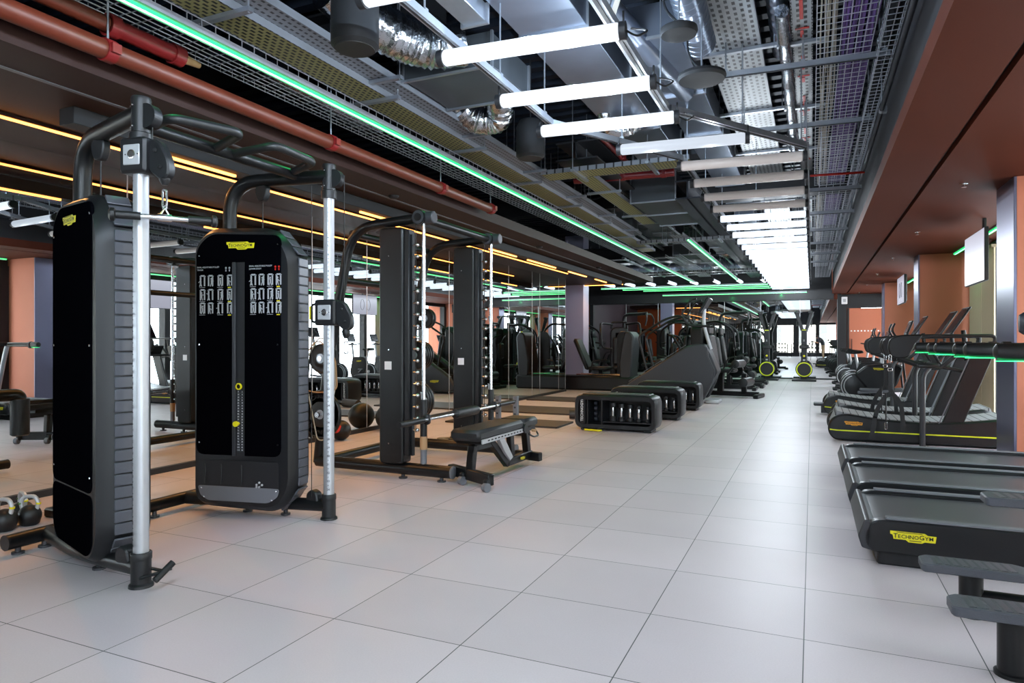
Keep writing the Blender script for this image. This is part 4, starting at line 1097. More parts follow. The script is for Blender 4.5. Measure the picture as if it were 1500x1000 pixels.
def build_smith():
    D = thing('smith_machine', 'black smith machine frame with guided barbell beside the mirror', 'gym machine', (-3.4, 5.5, 0), world=True)
    YA, YB_ = 4.86, 6.16
    for y in (YA, YB_):
        g = MB(); g.tube([(-4.12, y, .085), (-2.72, y, .085)], .052, 18); part('base_tube', g, M['frame'], D)
        g = MB(); g.lathe([(.053, 0), (.053, .012), (.045, .014), (.0001, .014)], (-2.72, y, .085), (1, 0, 0), 20); part('end_cap', g, M['mgrey'], D)
        for x in (-2.82, -3.2, -4.0): 
            g = MB(); g.cyl((x, y, 0), (x, y, .012), .038, 16); g.cyl((x, y, .01), (x, y, .045), .016, 8); part('foot', g, M['grey'], D)
        # slanted rear leg curving into top bar
        g = MB(); g.tube(fillet([(-4.12, y, .07), (-4.02, y, .9), (-3.86, y, 1.62), (-3.74, y, 2.18), (-3.0, y, 2.215)], .26, 8), .042, 18); part('rear_leg', g, M['frame'], D)
        g = MB(); g.cyl((-3.02, y - .05, 2.215), (-3.02, y + .05, 2.215), .062, 22); g.cyl((-3.02, y - .055, 2.215), (-3.02, y - .05, 2.215), .055, 22, 1); part('top_joint', g, [M['frame'], M['grey']], D)
        # main upright box
        g = MB(); g.prism(rrect(-3.40, .13, -3.16, 2.14, .035, 4), y - .07, y + .07, 0, .012)
        for z in (1.9, 1.1, .3): g.cyl((-3.3, y - .072, z), (-3.3, y - .068, z), .006, 8, 1)
        up = part('upright', g, [M['frame'], M['chrome']], D)
        g = MB(); g.bb(-3.16, y - .05, .2, -3.11, y + .045, 2.12, 0, .006); g.bb(-3.105, y - .02, .2, -3.095, y + .02, 2.08, 1)
        part('peg_track', g, [M['dgrey'], M['dark']], up)
        for i in range(17):
            z = .42 + i * .098
            g = MB(); g.cyl((-3.10, y - .01, z), (-3.055, y - .01, z), .009, 8); g.ball((-3.05, y - .01, z), .017, 10); part('safety_peg', g, M['chrome'], up)
        g = MB(); g.bb(-3.34, y - .0725, .93, -3.27, y - .0705, 1.0); part('warning_sticker', g, M['white'], up)
        # guide rod
        g = MB(); g.cyl((-2.995, y, .12), (-2.995, y, 2.17), .0155, 16); part('guide_rod', g, M['chrome'], D)
        g = MB(); g.cyl((-2.995, y, .14), (-2.995, y, .26), .028, 16); g.cyl((-2.995, y, .26), (-2.995, y, .37), .032, 16, 1); part('buffer', g, [M['mgrey'], M['tan']], D)
        g = MB(); g.cyl((-3.06, y - .02, 2.2), (-3.06, y - .02, .4), .004, 6); part('counterweight_cable', g, M['rubber'], D)
        # bar carriage
        g = MB(); g.cyl((-2.995, y, .36), (-2.995, y, .50), .03, 16); g.cyl((-2.995, y, .53), (-2.995, y, .68), .03, 16); g.box((-2.98, y, .515), (.09, .06, .09), 0, .015)
        g.prism([(-3.03, .58), (-3.0, .56), (-2.99, .68), (-3.05, .74)], y + .035, y + .05, 1)
        part('bar_carriage', g, [M['dgrey'], M['silver']], D)
        # plate storage horns
        for (x, z) in ((-4.0, .52), (-3.97, 1.02), (-3.84, 1.42)):
            g = MB(); g.cyl((x, y, z), (x, y - .16 if y == YA else y + .16, z), .024, 14); part('plate_horn', g, M['chrome'], D)
    # cross members
    g = MB(); g.tube([(-3.02, YA - .06, 2.215), (-3.02, YB_ + .06, 2.215)], .034, 16); part('top_cross_bar', g, M['frame'], D)
    for x, y, s in ((-3.02, YA, -1), (-3.02, YB_, -1)):
        g = MB(); g.lathe([(.052, -.085), (.052, 0), (.045, .006), (.0001, .006)], (x, y + .02, 2.215), (1, -.0, 0), 22, 0); g.xf(T_((.115, 0, 0))); part('end_cap', g, M['grey'], D)
    g = MB(); g.tube([(-4.05, YA, .09), (-4.05, YB_, .09)], .045, 16); part('rear_base_tube', g, M['frame'], D)
    g = MB(); g.tube([(-3.84, YA, 1.72), (-3.84, YB_, 1.72)], .03, 14); g.tube([(-3.74, YA, 2.13), (-3.74, YB_, 2.13)], .03, 14); part('rear_cross_bar', g, M['frame'], D)
    # barbell
    g = MB(); g.cyl((-2.95, 4.70, .515), (-2.95, 6.32, .515), .0145, 16); bb = part('barbell', g, M['chrome'], D)
    for a, c in ((4.42, 4.78), (6.26, 6.62)):
        g = MB(); g.cyl((-2.95, a, .515), (-2.95, c, .515), .025, 18); part('bar_sleeve', g, M['dgrey'], bb)
    g = MB(); g.lathe([(.02, 0), (.043, .01), (.046, .03), (.046, .40), (.043, .42), (.02, .43)], (-2.95, 5.32, .515), (0, 1, 0), 24); part('bar_pad', g, M['pad'], bb)
    return D
build_smith()
weight_plate((-4.0, 4.78, .52), .215, .035, 'large grey-faced lettered weight plate low on the near rear leg of the smith machine')
weight_plate((-3.97, 4.79, 1.02), .135, .03, 'smaller black weight plate above the large lettered one', False)
weight_plate((-3.97, 4.745, 1.02), .13, .03, 'second small weight plate in front on the same horn', False)
weight_plate((-3.84, 4.79, 1.42), .085, .03, 'smallest weight plate, top horn of the near rear leg', False)
for k in range(4): weight_plate((-3.97, 6.24 + .045 * k + .03, 1.02), .16, .03, '%s small plate on the middle horn of the far rear leg, from the frame outwards' % ORD[k], False)
for k in range(3): weight_plate((-4.0, 6.24 + .05 * k + .03, .52), .215, .035, '%s large plate on the low horn of the far rear leg, from the frame outwards' % ORD[k], False)
for k in range(2): weight_plate((-4.0, 4.86 - .02 - .045 * 0 + .0, .52) if False else (-3.84, 6.27 + .045 * k, 1.42), .11, .03, '%s little plate on the top horn of the far rear leg' % ORD[k], False)
# resistance bands hanging on the near rear leg
for k, (dx, w_, zt, zb) in enumerate([(0, .20, 1.17, .72), (.03, .15, 1.2, .30)]):
    b = MB(); x = -3.98 + dx; y = 4.70
    b.tube(fillet([(x - .03, y, zt), (x - w_, y - .01, zt - .18), (x - w_, y - .01, zt - .42), (x - .04, y, zb), (x + .04, y, zb), (x + w_, y + .01, zt - .42), (x + w_ * .9, y + .01, zt - .15), (x + .03, y, zt)], .05, 4, True), .006, 8, closed=True)
    solo('resistance_band', b, M['tan'] if k == 0 else M['cablew'], ['tan looped resistance band around the small plate', 'long pale resistance band hanging beside the large lettered plate'][k], 'resistance band')

# ------------------------------------------------ adjustable bench
def build_bench():
    D = thing('weight_bench', 'black adjustable weight bench with grey-green pads in front of the smith machine', 'bench', (-2.44, 5.3, 0), -.02, world=True)
    # legs
    g = MB(); g.bar((-2.80, 4.98, .085), (-2.28, 4.72, .085), .06, .09, 0, .006); part('front_foot_bar', g, M['frame'], D)
    g = MB(); g.bar((-2.62, 5.92, .085), (-2.34, 5.86, .085), .06, .08, 0, .006); part('rear_foot_bar', g, M['frame'], D)
    for x, y in ((-2.30, 4.74), (-2.60, 4.89)):
        g = MB(); g.cyl((x - .018, y - .06, .035), (x + .018, y - .075, .035), .035, 18); part('wheel', g, M['mgrey'], D)
        g = MB(); g.box((x - .005, y - .045, .07), (.05, .05, .06), 0, .01); part('wheel_bracket', g, M['dgrey'], D)
    g = MB(); g.bar((-2.545, 4.86, .08), (-2.53, 4.88, .32), .06, .07, 0, .005, (0, 1, 0)); g.bar((-2.54, 4.88, .30), (-2.5, 5.18, .30), .06, .06, 0, .005); part('front_post', g, M['frame'], D)
    g = MB(); g.bar((-2.5, 5.12, .33), (-2.48, 5.42, .08), .055, .06, 0, .005); g.bar((-2.48, 5.40, .10), (-2.47, 5.9, .10), .06, .07, 0, .005); part('spine', g, M['frame'], D)
    g = MB(); g.bar((-2.48, 5.86, .1), (-2.48, 5.80, .38), .06, .07, 0, .005, (0, 1, 0)); g.bar((-2.5, 5.55, .12), (-2.49, 5.5, .36), .05, .07, 0, .005, (0, 1, 0)); part('rear_post', g, M['frame'], D)
    g = MB(); g.prism([(5.16, .36), (5.26, .36), (5.46, .14), (5.40, .12), (5.30, .20)], -.02, .02, 0, .003, T_((-2.455, 0, 0)) @ Rz(PI / 2) @ Matrix.Diagonal((1, 1, 1, 1))); part('adjuster_plate', g, M['silver'], D)
    # pads
    g = MB(); g.box((-2.46, 5.03, .435), (.27, .84, .09), 0, .025); part('back_pad', g, M['pad'], D)
    g = MB(); g.box((-2.46, 5.62, .435), (.27, .30, .09), 0, .025); part('seat_pad', g, M['pad'], D)
    g = MB(); g.bb(-2.335, 4.66, .37, -2.325, 5.5, .405); g.bb(-2.58, 4.7, .36, -2.35, 5.75, .395, 1)
    for i in range(12): g.bb(-2.3245, 4.75 + i * .06, .382, -2.3235, 4.785 + i * .06, .393, 2)
    part('angle_scale', g, [M['silver'], M['frame'], M['dark']], D)
    g = MB(); g.cyl((-2.33, 5.46, .40), (-2.31, 5.46, .40), .04, 20); part('pivot', g, M['dgrey'], D)
    g = MB(); g.tube(fillet([(-2.35, 5.75, .36), (-2.3, 5.72, .31), (-2.3, 5.60, .31), (-2.33, 5.56, .34)], .03), .008, 8); g.cyl((-2.33, 5.63, .365), (-2.29, 5.63, .365), .012, 10, 1); part('adjust_lever', g, [M['dgrey'], M['tan']], D)
    g = MB(); logo(g, T_((-2.435, 5.66, .10)) @ Rz(PI / 2), .10); part('name_plate', g, [M['yellow'], M['dark']], D)
build_bench()
# balls, mats and clutter beside the mirror
b = MB(); b.ball((-5.08, 7.38, .175), .175, 32); solo('exercise_ball', b, M['rubber'], 'large black exercise ball at the foot of the mirror behind the smith machine', 'ball')
t = thing('medicine_ball', 'black medicine ball with twin grips and red mark on the floor by the mirror', 'ball', (-5.1, 6.42, 0))
g = MB(); g.ball((0, 0, .12), .12, 24); part('body', g, M['dgrey'], t)
g = MB(); g.tube(fillet([(-.06, -.09, .06), (-.08, -.15, .12), (.08, -.15, .12), (.06, -.09, .18)], .04), .015, 8); part('grip', g, M['red'], t)
for k, (x0, y0, x1, y1) in enumerate([(-5.2, 10.05, -3.35, 11.05), (-4.85, 8.45, -3.13, 9.15), (-5.2, 12.3, -3.9, 13.1)]):
    b = MB(); b.bb(x0, y0, 0, x1, y1, .025, 0, .005); solo('lifting_platform', b, M['mat'], ['dark rubber floor platform farther along the mirror', 'dark rubber floor platform nearest the weight bench', 'dark rubber mat before the far end of the mirror'][k], 'floor mat')
b = MB(); b.tube([(-3.35, 9.6, .075), (-2.95, 9.72, .075)], .07, 20); b.cyl((-2.95, 9.72, .075), (-2.945, 9.722, .075), .05, 16); solo('foam_roller', b, M['mat'], 'dark foam roller lying left of the nearest storage bench', 'roller')
t = thing('ankle_weights', 'tangle of brown straps and cuffs on the floor behind the smith machine', 'straps', (-3.7, 6.7, 0))
for k in range(5):
    g = MB(); P = [(random.uniform(-.2, .25), random.uniform(-.12, .12), random.uniform(.02, .07)) for _ in range(5)]; g.tube(fillet(P, .06), .016, 6); part('strap', g, M['khaki'] if k == 3 else M['mat'], t)
t = thing('step_posts', 'low stand with two short perforated silver posts behind the bench', 'stand', (-3.45, 7.55, 0))
for s in (-.12, .12):
    g = MB(); g.bb(s - .03, -.03, .05, s + .03, .03, .5, 0, .006)
    for i in range(5): g.cyl((s, -.032, .12 + i * .08), (s, -.029, .12 + i * .08), .012, 10, 1)
    part('post', g, [M['mgrey'], M['dark']], t)
g = MB(); g.tube([(-.35, 0, .045), (.3, 0, .045)], .035, 14); part('base', g, M['frame'], t)

# ------------------------------------------------ storage benches with dumbbells
def dumbbell(parent_loc, s, label, group, vertical=True, rz=0):
    t = thing('dumbbell', label, 'dumbbell', parent_loc, rz, group)
    r = .042 * s; h = .055 * s; Lh = .12
    g = MB(); g.lathe([(.014, h - .01), (.017, h + .03), (.019, h + Lh / 2), (.017, h + Lh - .03), (.014, h + Lh + .01)], n=14); part('handle', g, M['chrome'], t)
    for z in (0, h + Lh):
        g = MB(); g.lathe([(r * .85, z), (r, z + .006), (r, z + h - .006), (r * .85, z + h), (.0001, z + h)], n=10); part('head', g, M['dgrey'], t)
    return t
def storage_bench(x0, y0, k):
    W, Dp, H = 1.08, .40, .47
    t = thing('storage_bench', '%s padded black storage bench with rounded corners, from the camera' % ORD[k], 'storage bench', (x0 + W / 2, y0 + Dp / 2, 0))
    g = MB(); out = rrect(-W / 2, .03, W / 2, H, .11, 7); inn = rrect(-W / 2 + .055, .085, W / 2 - .055, H - .065, .07, 7)
    n = len(out)
    rings = [(out, -Dp / 2 + .02), (inn, -Dp / 2)] 
    vs = []
    o2 = rrect(-W / 2 + .012, .042, W / 2 - .012, H - .012, .10, 7)
    for q, y in ((inn, Dp / 2 - .015), (inn, -Dp / 2 + .004), (o2, -Dp / 2), (out, -Dp / 2 + .025), (out, Dp / 2 - .025), (o2, Dp / 2), (inn, Dp / 2 - .015)):
        vs += [(x, y, z) for x, z in q]
    fs = [(r_ * n + i, r_ * n + (i + 1) % n, (r_ + 1) * n + (i + 1) % n, (r_ + 1) * n + i) for r_ in range(6) for i in range(n)]
    g.add(vs, fs); part('shell', g, M['dgrey'], t)
    g = MB(); g.box((0, 0, H + .004), (W - .2, Dp - .05, .02), 0, .01); part('seat_pad', g, M['pad'], t)
    g = MB(); g.prism(inn, Dp / 2 - .03, Dp / 2 - .02); part('back_panel', g, M['dark'], t)
    g = MB()
    for xx in (-.40, -.365, -.17): g.bb(xx - .008, -Dp / 2 + .02, .085, xx + .008, Dp / 2 - .02, H - .06)
    g.bb(-.17, -Dp / 2 + .06, .11, W / 2 - .06, Dp / 2 - .03, .125); g.bb(-.47, -Dp / 2 + .01, .09, -.4, -Dp / 2 + .02, H - .065)
    part('divider', g, M['dgrey'], t)
    g = MB(); v, f = glyphs('TECHNOGYM', .05, .012); g.add(v, f, 0, T_((-.435, -Dp / 2 + .006, .275)) @ Ry(-PI / 2) @ Rx(PI / 2)); part('lettering', g, M['white'], t)
    for xx in (-W / 2 + .12, W / 2 - .12):
        g = MB(); g.bb(xx - .05, -.15, 0, xx + .05, .15, .035, 0, .01); part('foot', g, M['rubber'], t)
    for sx in (-1,):
        pass
    for i in range(5):
        dumbbell((x0 + W / 2 - .05 + i * .115, y0 + .13, .126), 1.15 - .09 * i if True else 1, 'dumbbell standing upright in the %s storage bench, %s from the left' % (ORD[k], ORD[i]), 'dumbbells in the storage benches')
    for i in range(4):
        b = MB(); b.tube([(x0 + .235, y0 + .16, .14 + i * .07), (x0 + .275, y0 + .16, .14 + i * .07)], .03, 12); solo('small_weight', b, M['darkblue'], '%s small round weight stacked in the narrow bay of the %s storage bench, from below' % (ORD[i], ORD[k]), 'small weight', 'small weights in the storage benches')
storage_bench(-2.88, 8.45, 0); storage_bench(-2.83, 10.0, 1); storage_bench(-2.80, 11.55, 2)
t = thing('exercise_band', 'bright yellow resistance band handle on the floor by the nearest storage bench', 'resistance band', (-2.62, 8.42, 0))
g = MB(); g.tube(fillet([(-.10, -.03, .02), (.02, -.05, .02), (.10, -.08, .02), (.13, -.03, .02)], .03), .012, 8); part('handle', g, M['yellow'], t)
g = MB(); g.tube(fillet([(-.1, -.03, .02), (-.02, .0, .015), (.06, -.01, .03), (.16, .02, .07)], .04), .006, 6); part('band', g, M['dark'], t)

# ------------------------------------------------ treadmills (near right)
def build_treadmill():
    t = thing('treadmill', 'x', 'treadmill', (0, 0, 0))
    # local x: rear 0 -> front 1.9; y: 0..0.82
    side = [(.03, .075), (0, .11), (-.005, .17), (.035, .235), (.10, .245), (1.5, .25), (1.95, .27), (2.0, .2), (1.95, .08)]
    for y0 in (0, .75):
        g = MB(); g.prism(rpoly(side, .03, 4), y0, y0 + .07, 0, .008); part('side_rail', g, M['dgrey'], t)
        g = MB(); g.bb(.1, y0 + .008, .244, 1.5, y0 + .062, .256, 0, .003); part('rail_cap', g, M['mgrey'], t)
    g = MB(); g.prism(rpoly([(.0, .14), (.0, .19), (.03, .218), (.09, .225), (1.6, .228), (1.6, .2), (.05, .13)], .02, 4), .075, .745, 0, 0); blt = part('running_belt', g, M['belt'], t)
    g = MB()
    for i in range(7): g.bb(.36 + i * .045, .16, .2285, .385 + i * .045 + (.01 if i % 2 else 0), .168, .2292)
    part('belt_print', g, M['wgrey'], blt)
    g = MB(); g.tube([(.035, .07, .172), (.035, .75, .172)], .052, 18); part('rear_roller_cover', g, M['mgrey'], t)
    g = MB(); g.prism(rpoly([(-.012, .09), (.03, .08), (.03, .235), (0, .235), (-.03, .15)], .01, 3), .0, .82, 0, .006); part('rear_cap', g, M['grey'], t)
    g = MB(); g.bb(.06, .04, 0, 1.9, .78, .08, 0, .01); part('underframe', g, M['dark'], t)
    g = MB(); logo(g, T_((.22, -.001, .17)), .205); part('name_plate', g, [M['yellow'], M['dark']], t)
    for y in (.05, .77):
        g = MB(); g.tube(fillet([(1.72, y, .2), (1.5, y, .9), (1.42, y, 1.10)], .2), .035, 14); part('upright', g, M['silver'], t)
        g = MB(); g.lathe([(.02, 0), (.038, .012), (.042, .04), (.045, .17), (.036, .19)], (.57, y, 1.12), (1, 0, 0), 20); g.tube([(.74, y, 1.12), (1.45, y, 1.12)], .036, 16); g.cyl((.76, y, 1.12), (.80, y, 1.12), .050, 18); g.prism(rpoly([(.76, 1.14), (.80, 1.14), (.82, 1.07), (.77, 1.06)], .01), y - .03, y + .03, 0, .005); part('handrail', g, M['rubber'], t)
        g = MB(); g.bb(.58, y - .018, 1.0715, .74, y + .018, 1.0745); part('reflection_strip', g, M['green_s'], t)  # green reflection on the handrail underside, put in as a glowing strip
    g = MB(); g.box((1.48, .41, 1.13), (.22, .72, .07), 0, .02); part('console_base', g, M['dgrey'], t)
    g = MB(); R = Matrix.Rotation(-.35, 3, 'Y'); g.box((1.52, .41, 1.33), (.03, .55, .34), 0, .01, R); c = part('console', g, M['dgrey'], t)
    g = MB(); g.box((1.502, .41, 1.33), (.004, .5, .29), 0, 0, R); part('console_screen', g, M['screen'], c)
    g = MB()
    for i in range(4):
        for j, zz in enumerate((1.40, 1.31)):
            g.box((1.4985 + (zz - 1.33) * .36, .22 + i * .12, zz), (.002, .09, .05), (i + j) % 3, 0, R)
    part('screen_tiles', g, [M['orange'], M['red'], M['yellow']], c)
    return t
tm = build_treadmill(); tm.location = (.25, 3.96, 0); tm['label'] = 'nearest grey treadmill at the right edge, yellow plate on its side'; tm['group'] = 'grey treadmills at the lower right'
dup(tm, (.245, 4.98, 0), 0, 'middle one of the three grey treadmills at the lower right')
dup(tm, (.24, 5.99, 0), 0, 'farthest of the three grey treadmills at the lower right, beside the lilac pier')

# ------------------------------------------------ step frame at the lower right corner
t = thing('step_machine', 'machine with ribbed grey foot plates on black posts in the lower right corner', 'gym machine', (1.3, 3.1, 0), world=True)
def foot_plate(cx, cy, z, L_=.40, W_=.15, a=0.0):
    P = [(-L_ / 2, -W_ * .30), (-L_ / 2 + .03, -W_ / 2), (L_ / 2 - .05, -W_ / 2), (L_ / 2, -W_ * .25), (L_ / 2, W_ * .32), (L_ / 2 - .04, W_ / 2), (-L_ / 2 + .01, W_ / 2), (-L_ / 2, W_ * .4)]
    Mx = T_((cx, cy, z)) @ Rz(a)
    g = MB(); g.prism(rpoly(P, .008, 2), -.018, .018, 0, .005, Mx @ Rx(PI / 2)); o = part('foot_plate', g, M['step'], t)
    g = MB()
    for i in range(9): 
        x = -L_ / 2 + .055 + i * (L_ - .1) / 9
        g.add([(x, -W_ * .36, .0185), (x + .022, -W_ * .36, .0185), (x + .010, W_ * .38, .0185), (x - .012, W_ * .38, .0185)], [(0, 1, 2, 3)], 0, Mx)
        g.add([(x, -W_ * .36, .0185), (x + .022, -W_ * .36, .0185), (x + .022, -W_ * .36, .020), (x, -W_ * .36, .020)], [(0, 1, 2, 3)], 0, Mx)
    part('grip_pad', g, M['rib'], o)
foot_plate(.63, 3.42, .20); foot_plate(.66, 2.86, .22, .42); foot_plate(.88, 3.42, .505, .44)
for x, y, h in ((.62, 3.42, .185), (.64, 2.86, .205)):
    g = MB(); g.cyl((x, y, 0), (x, y, h), .045, 20); g.lathe([(.055, 0), (.055, .012), (.046, .016)], (x, y, 0), n=20); part('post', g, M['frame'], t)
    g = MB(); g.tube(fillet([(x + .02, y, .075), (x + .12, y, .075), (x + 1.1, y, .075)], .03), .038, 14); part('base_tube', g, M['frame'], t)
g = MB(); g.tube([(1.74, 2.6, .075), (1.74, 3.75, .075)], .045, 14); g.tube([(1.7, 3.2, .05), (1.7, 3.2, 1.9)], .05, 14); g.tube([(1.0, 3.42, .47), (1.7, 3.3, .47)], .03, 12); part('upright_frame', g, M['frame'], t)
g = MB(); g.tube([(1.7, 3.3, 1.245), (.86, 3.42, 1.245)], .02, 12); part('handle_bar', g, M['frame'], t)
g = MB(); g.lathe([(.018, 0), (.03, .01), (.047, .035), (.047, .07), (.036, .085), (.0001, .088)], (.875, 3.42, 1.245), (-1, .14, 0), 22); part('handle_knob', g, M['grey'], t)

# ------------------------------------------------ slatted treadmills (middle right)
def build_slat():
    t = thing('curved_treadmill', 'x', 'treadmill', (0, 0, 0), 0, 'slatted treadmills along the right piers')
    side = [(.06, .015), (.0, .10), (.0, .20), (.06, .29), (.18, .325), (.55, .27), (1.0, .25), (1.45, .29), (1.72, .33), (1.85, .26), (1.88, .1), (1.8, .015)]
    for y0 in (0, .74):
        g = MB(); g.prism(rpoly(side, .06, 4), y0, y0 + .09, 0, .018); sr = part('side_cover', g, M['black'], t)
        g = MB()
        P = [(.02, .135), (.10, .128), (1.0, .125), (1.86, .125)]
        for i in range(3): g.bar((P[i][0], y0 - .0015 if y0 == 0 else y0 + .0915, P[i][1]), (P[i + 1][0], y0 - .0015 if y0 == 0 else y0 + .0915, P[i + 1][1]), .004, .014)
        part('yellow_line', g, M['yglow'], sr)
    g = MB(); n = 40; vs = []
    def zt(x): return .262 + .085 * ((x - .95) / .85) ** 2
    pts = [(x, zt(x)) for x in [.10 + 1.68 * i / n for i in range(n + 1)]]
    poly = [(.03, .18)] + pts + [(1.84, .2), (1.7, .1), (.1, .1)]
    g.prism(poly, .09, .74); part('slatted_belt', g, M['slat'], t)
    g = MB(); g.bb(.15, .1, 0, 1.7, .73, .09); part('underframe', g, M['dark'], t)
    g = MB(); logo(g, T_((.27, -.001, .215)), .19); part('name_plate', g, [M['orange'], M['dark']], t)
    for y in (.045, .785):
        g = MB(); g.prism([(1.11, .14), (1.31, .14), (1.64, 1.05), (1.46, 1.12)], y - .03, y + .03, 0, .008); part('upright', g, M['black'], t)
        g = MB(); g.bar((1.10, y - .032, .2), (1.45, y - .032, 1.1), .004, .012, 0, 0); part('edge_strip', g, M['mgrey'], t)
        pod = rpoly([(.62, 1.10), (.64, 1.20), (.74, 1.245), (.98, 1.245), (.90, 1.14), (.83, .99), (.72, .97), (.65, 1.0)], .04, 5)
        g = MB(); g.prism(pod, y - .035, y + .035, 0, .014); part('handle_pod', g, M['rubber'], t)
        g = MB(); g.tube(fillet([(.85, y, 1.232), (1.66, y, 1.232), (1.60, y, 1.0)], .06), .02, 12); g.tube(fillet([(.72, y, .985), (1.02, y, .875), (1.14, y, .87), (1.33, y, 1.06), (1.40, y, 1.06)], .06), .026, 12); g.tube([(1.08, y, .9), (1.45, y, .82)], .02, 10); part('handrail', g, M['rubber'], t)
    g = MB(); g.box((1.12, .415, .99), (.03, .42, .22), 0, .008, Matrix.Rotation(-.5, 3, 'Y') @ Matrix.Rotation(PI, 3, 'Z')); g.tube([(1.12, .05, .9), (1.12, .78, .9)], .022, 12); part('control_panel', g, M['dgrey'], t)
    g = MB(); g.box((1.105, .415, .998), (.006, .36, .17), 0, 0, Matrix.Rotation(-.5, 3, 'Y') @ Matrix.Rotation(PI, 3, 'Z')); part('control_screen', g, M['screen'], t)
    g = MB(); g.tube(fillet([(1.45, .415, .95), (1.42, .415, 1.3)], .1), .025, 12); g.tube([(1.5, .045, 1.0), (1.5, .785, 1.0)], .025, 12); part('mast', g, M['frame'], t)
    R = Matrix.Rotation(.55, 3, 'Y')
    g = MB(); g.box((1.36, .415, 1.40), (.022, .40, .38), 0, .008, R); dd = part('display', g, M['dgrey'], t)
    g = MB(); g.box((1.348, .415, 1.402), (.004, .36, .34), 0, 0, R); part('display_screen', g, M['screen'], dd)
    g = MB(); g.tube(fillet([(.95, -.09, 0), (.95, -.09, .80), (1.03, -.06, .90)], .08), .03, 12); part('front_post', g, M['grey'], t)
    g = MB(); g.lathe([(.02, 0), (.028, .01), (.028, .2), (.02, .21)], (.90, -.09, .90), (1, 0, 0), 14); part('post_pad', g, M['rubber'], t)
    return t
sm = build_slat(); sm.location = (.17, 8.76, 0); sm['label'] = 'nearest slatted treadmill with yellow side line, between the lilac pier and the aisle'
dup(sm, (.24, 9.95, 0), 0, 'second slatted treadmill, directly behind the nearest one')
s3 = dup(sm, (.16, 11.75, 0), 0, 'third slatted treadmill from the camera, yellow line, nearest the exercise bikes')
g = MB(); g.box((-.06, .2, .16), (.16, .30, .04), 0, .012); g.bb(-.03, .15, .02, .05, .25, .15); part('rear_step', g, M['grey'], s3)

# harness belts hanging from the handles
def harness(o, k, label):
    t = thing('resistance_harness', label, 'harness', o, 0, 'black belts hanging from the slatted treadmills', world=True)
    x, y, z = o
    g = MB()
    def strap(pts, w=.045):
        P = fillet(pts, .12, 6)
        for i in range(len(P) - 1): g.bar(P[i], P[i + 1] + (P[i + 1] - P[i]) * .06, w, .006, 0, 0, (0, 1, 0) if abs((P[i + 1] - P[i]).z) > .001 else (0, 0, 1))
    strap([(x, y, z - .1), (x, y, z - .42)], .03)
    strap([(x - .19, y, z - .98), (x - .13, y, z - .62), (x, y, z - .42), (x + .11, y, z - .56), (x + .13, y, z - .86)])
    part('belt', g, M['rubber'], t)
    g = MB(); g.tube(fillet([(x - .012, y, z - .02), (x + .012, y, z - .02), (x + .012, y, z - .11), (x - .012, y, z - .11)], .01, 3, True), .004, 6, closed=True)
    g.tube(fillet([(x - .02, y, z - .17), (x + .02, y, z - .17), (x + .02, y, z - .2), (x - .02, y, z - .2)], .006, 3, True), .004, 6, closed=True)
    g.tube(fillet([(x - .05, y, z - .78), (x - .03, y, z - .78), (x - .03, y, z - .86), (x - .05, y, z - .86)], .008, 3, True), .004, 6, closed=True)
    part('carabiner', g, M['chrome'], t)
    g = MB(); g.cyl((x - .04, y, z - .45), (x - .04, y, z - .78), .008, 6); part('tether', g, M['rubber'], t)
harness((.80, 8.62, 1.04), 0, 'black belt harness with chrome clip hanging in front of the nearest slatted treadmill')
harness((.86, 9.85, 1.04), 1, 'black belt harness hanging in front of the second slatted treadmill')

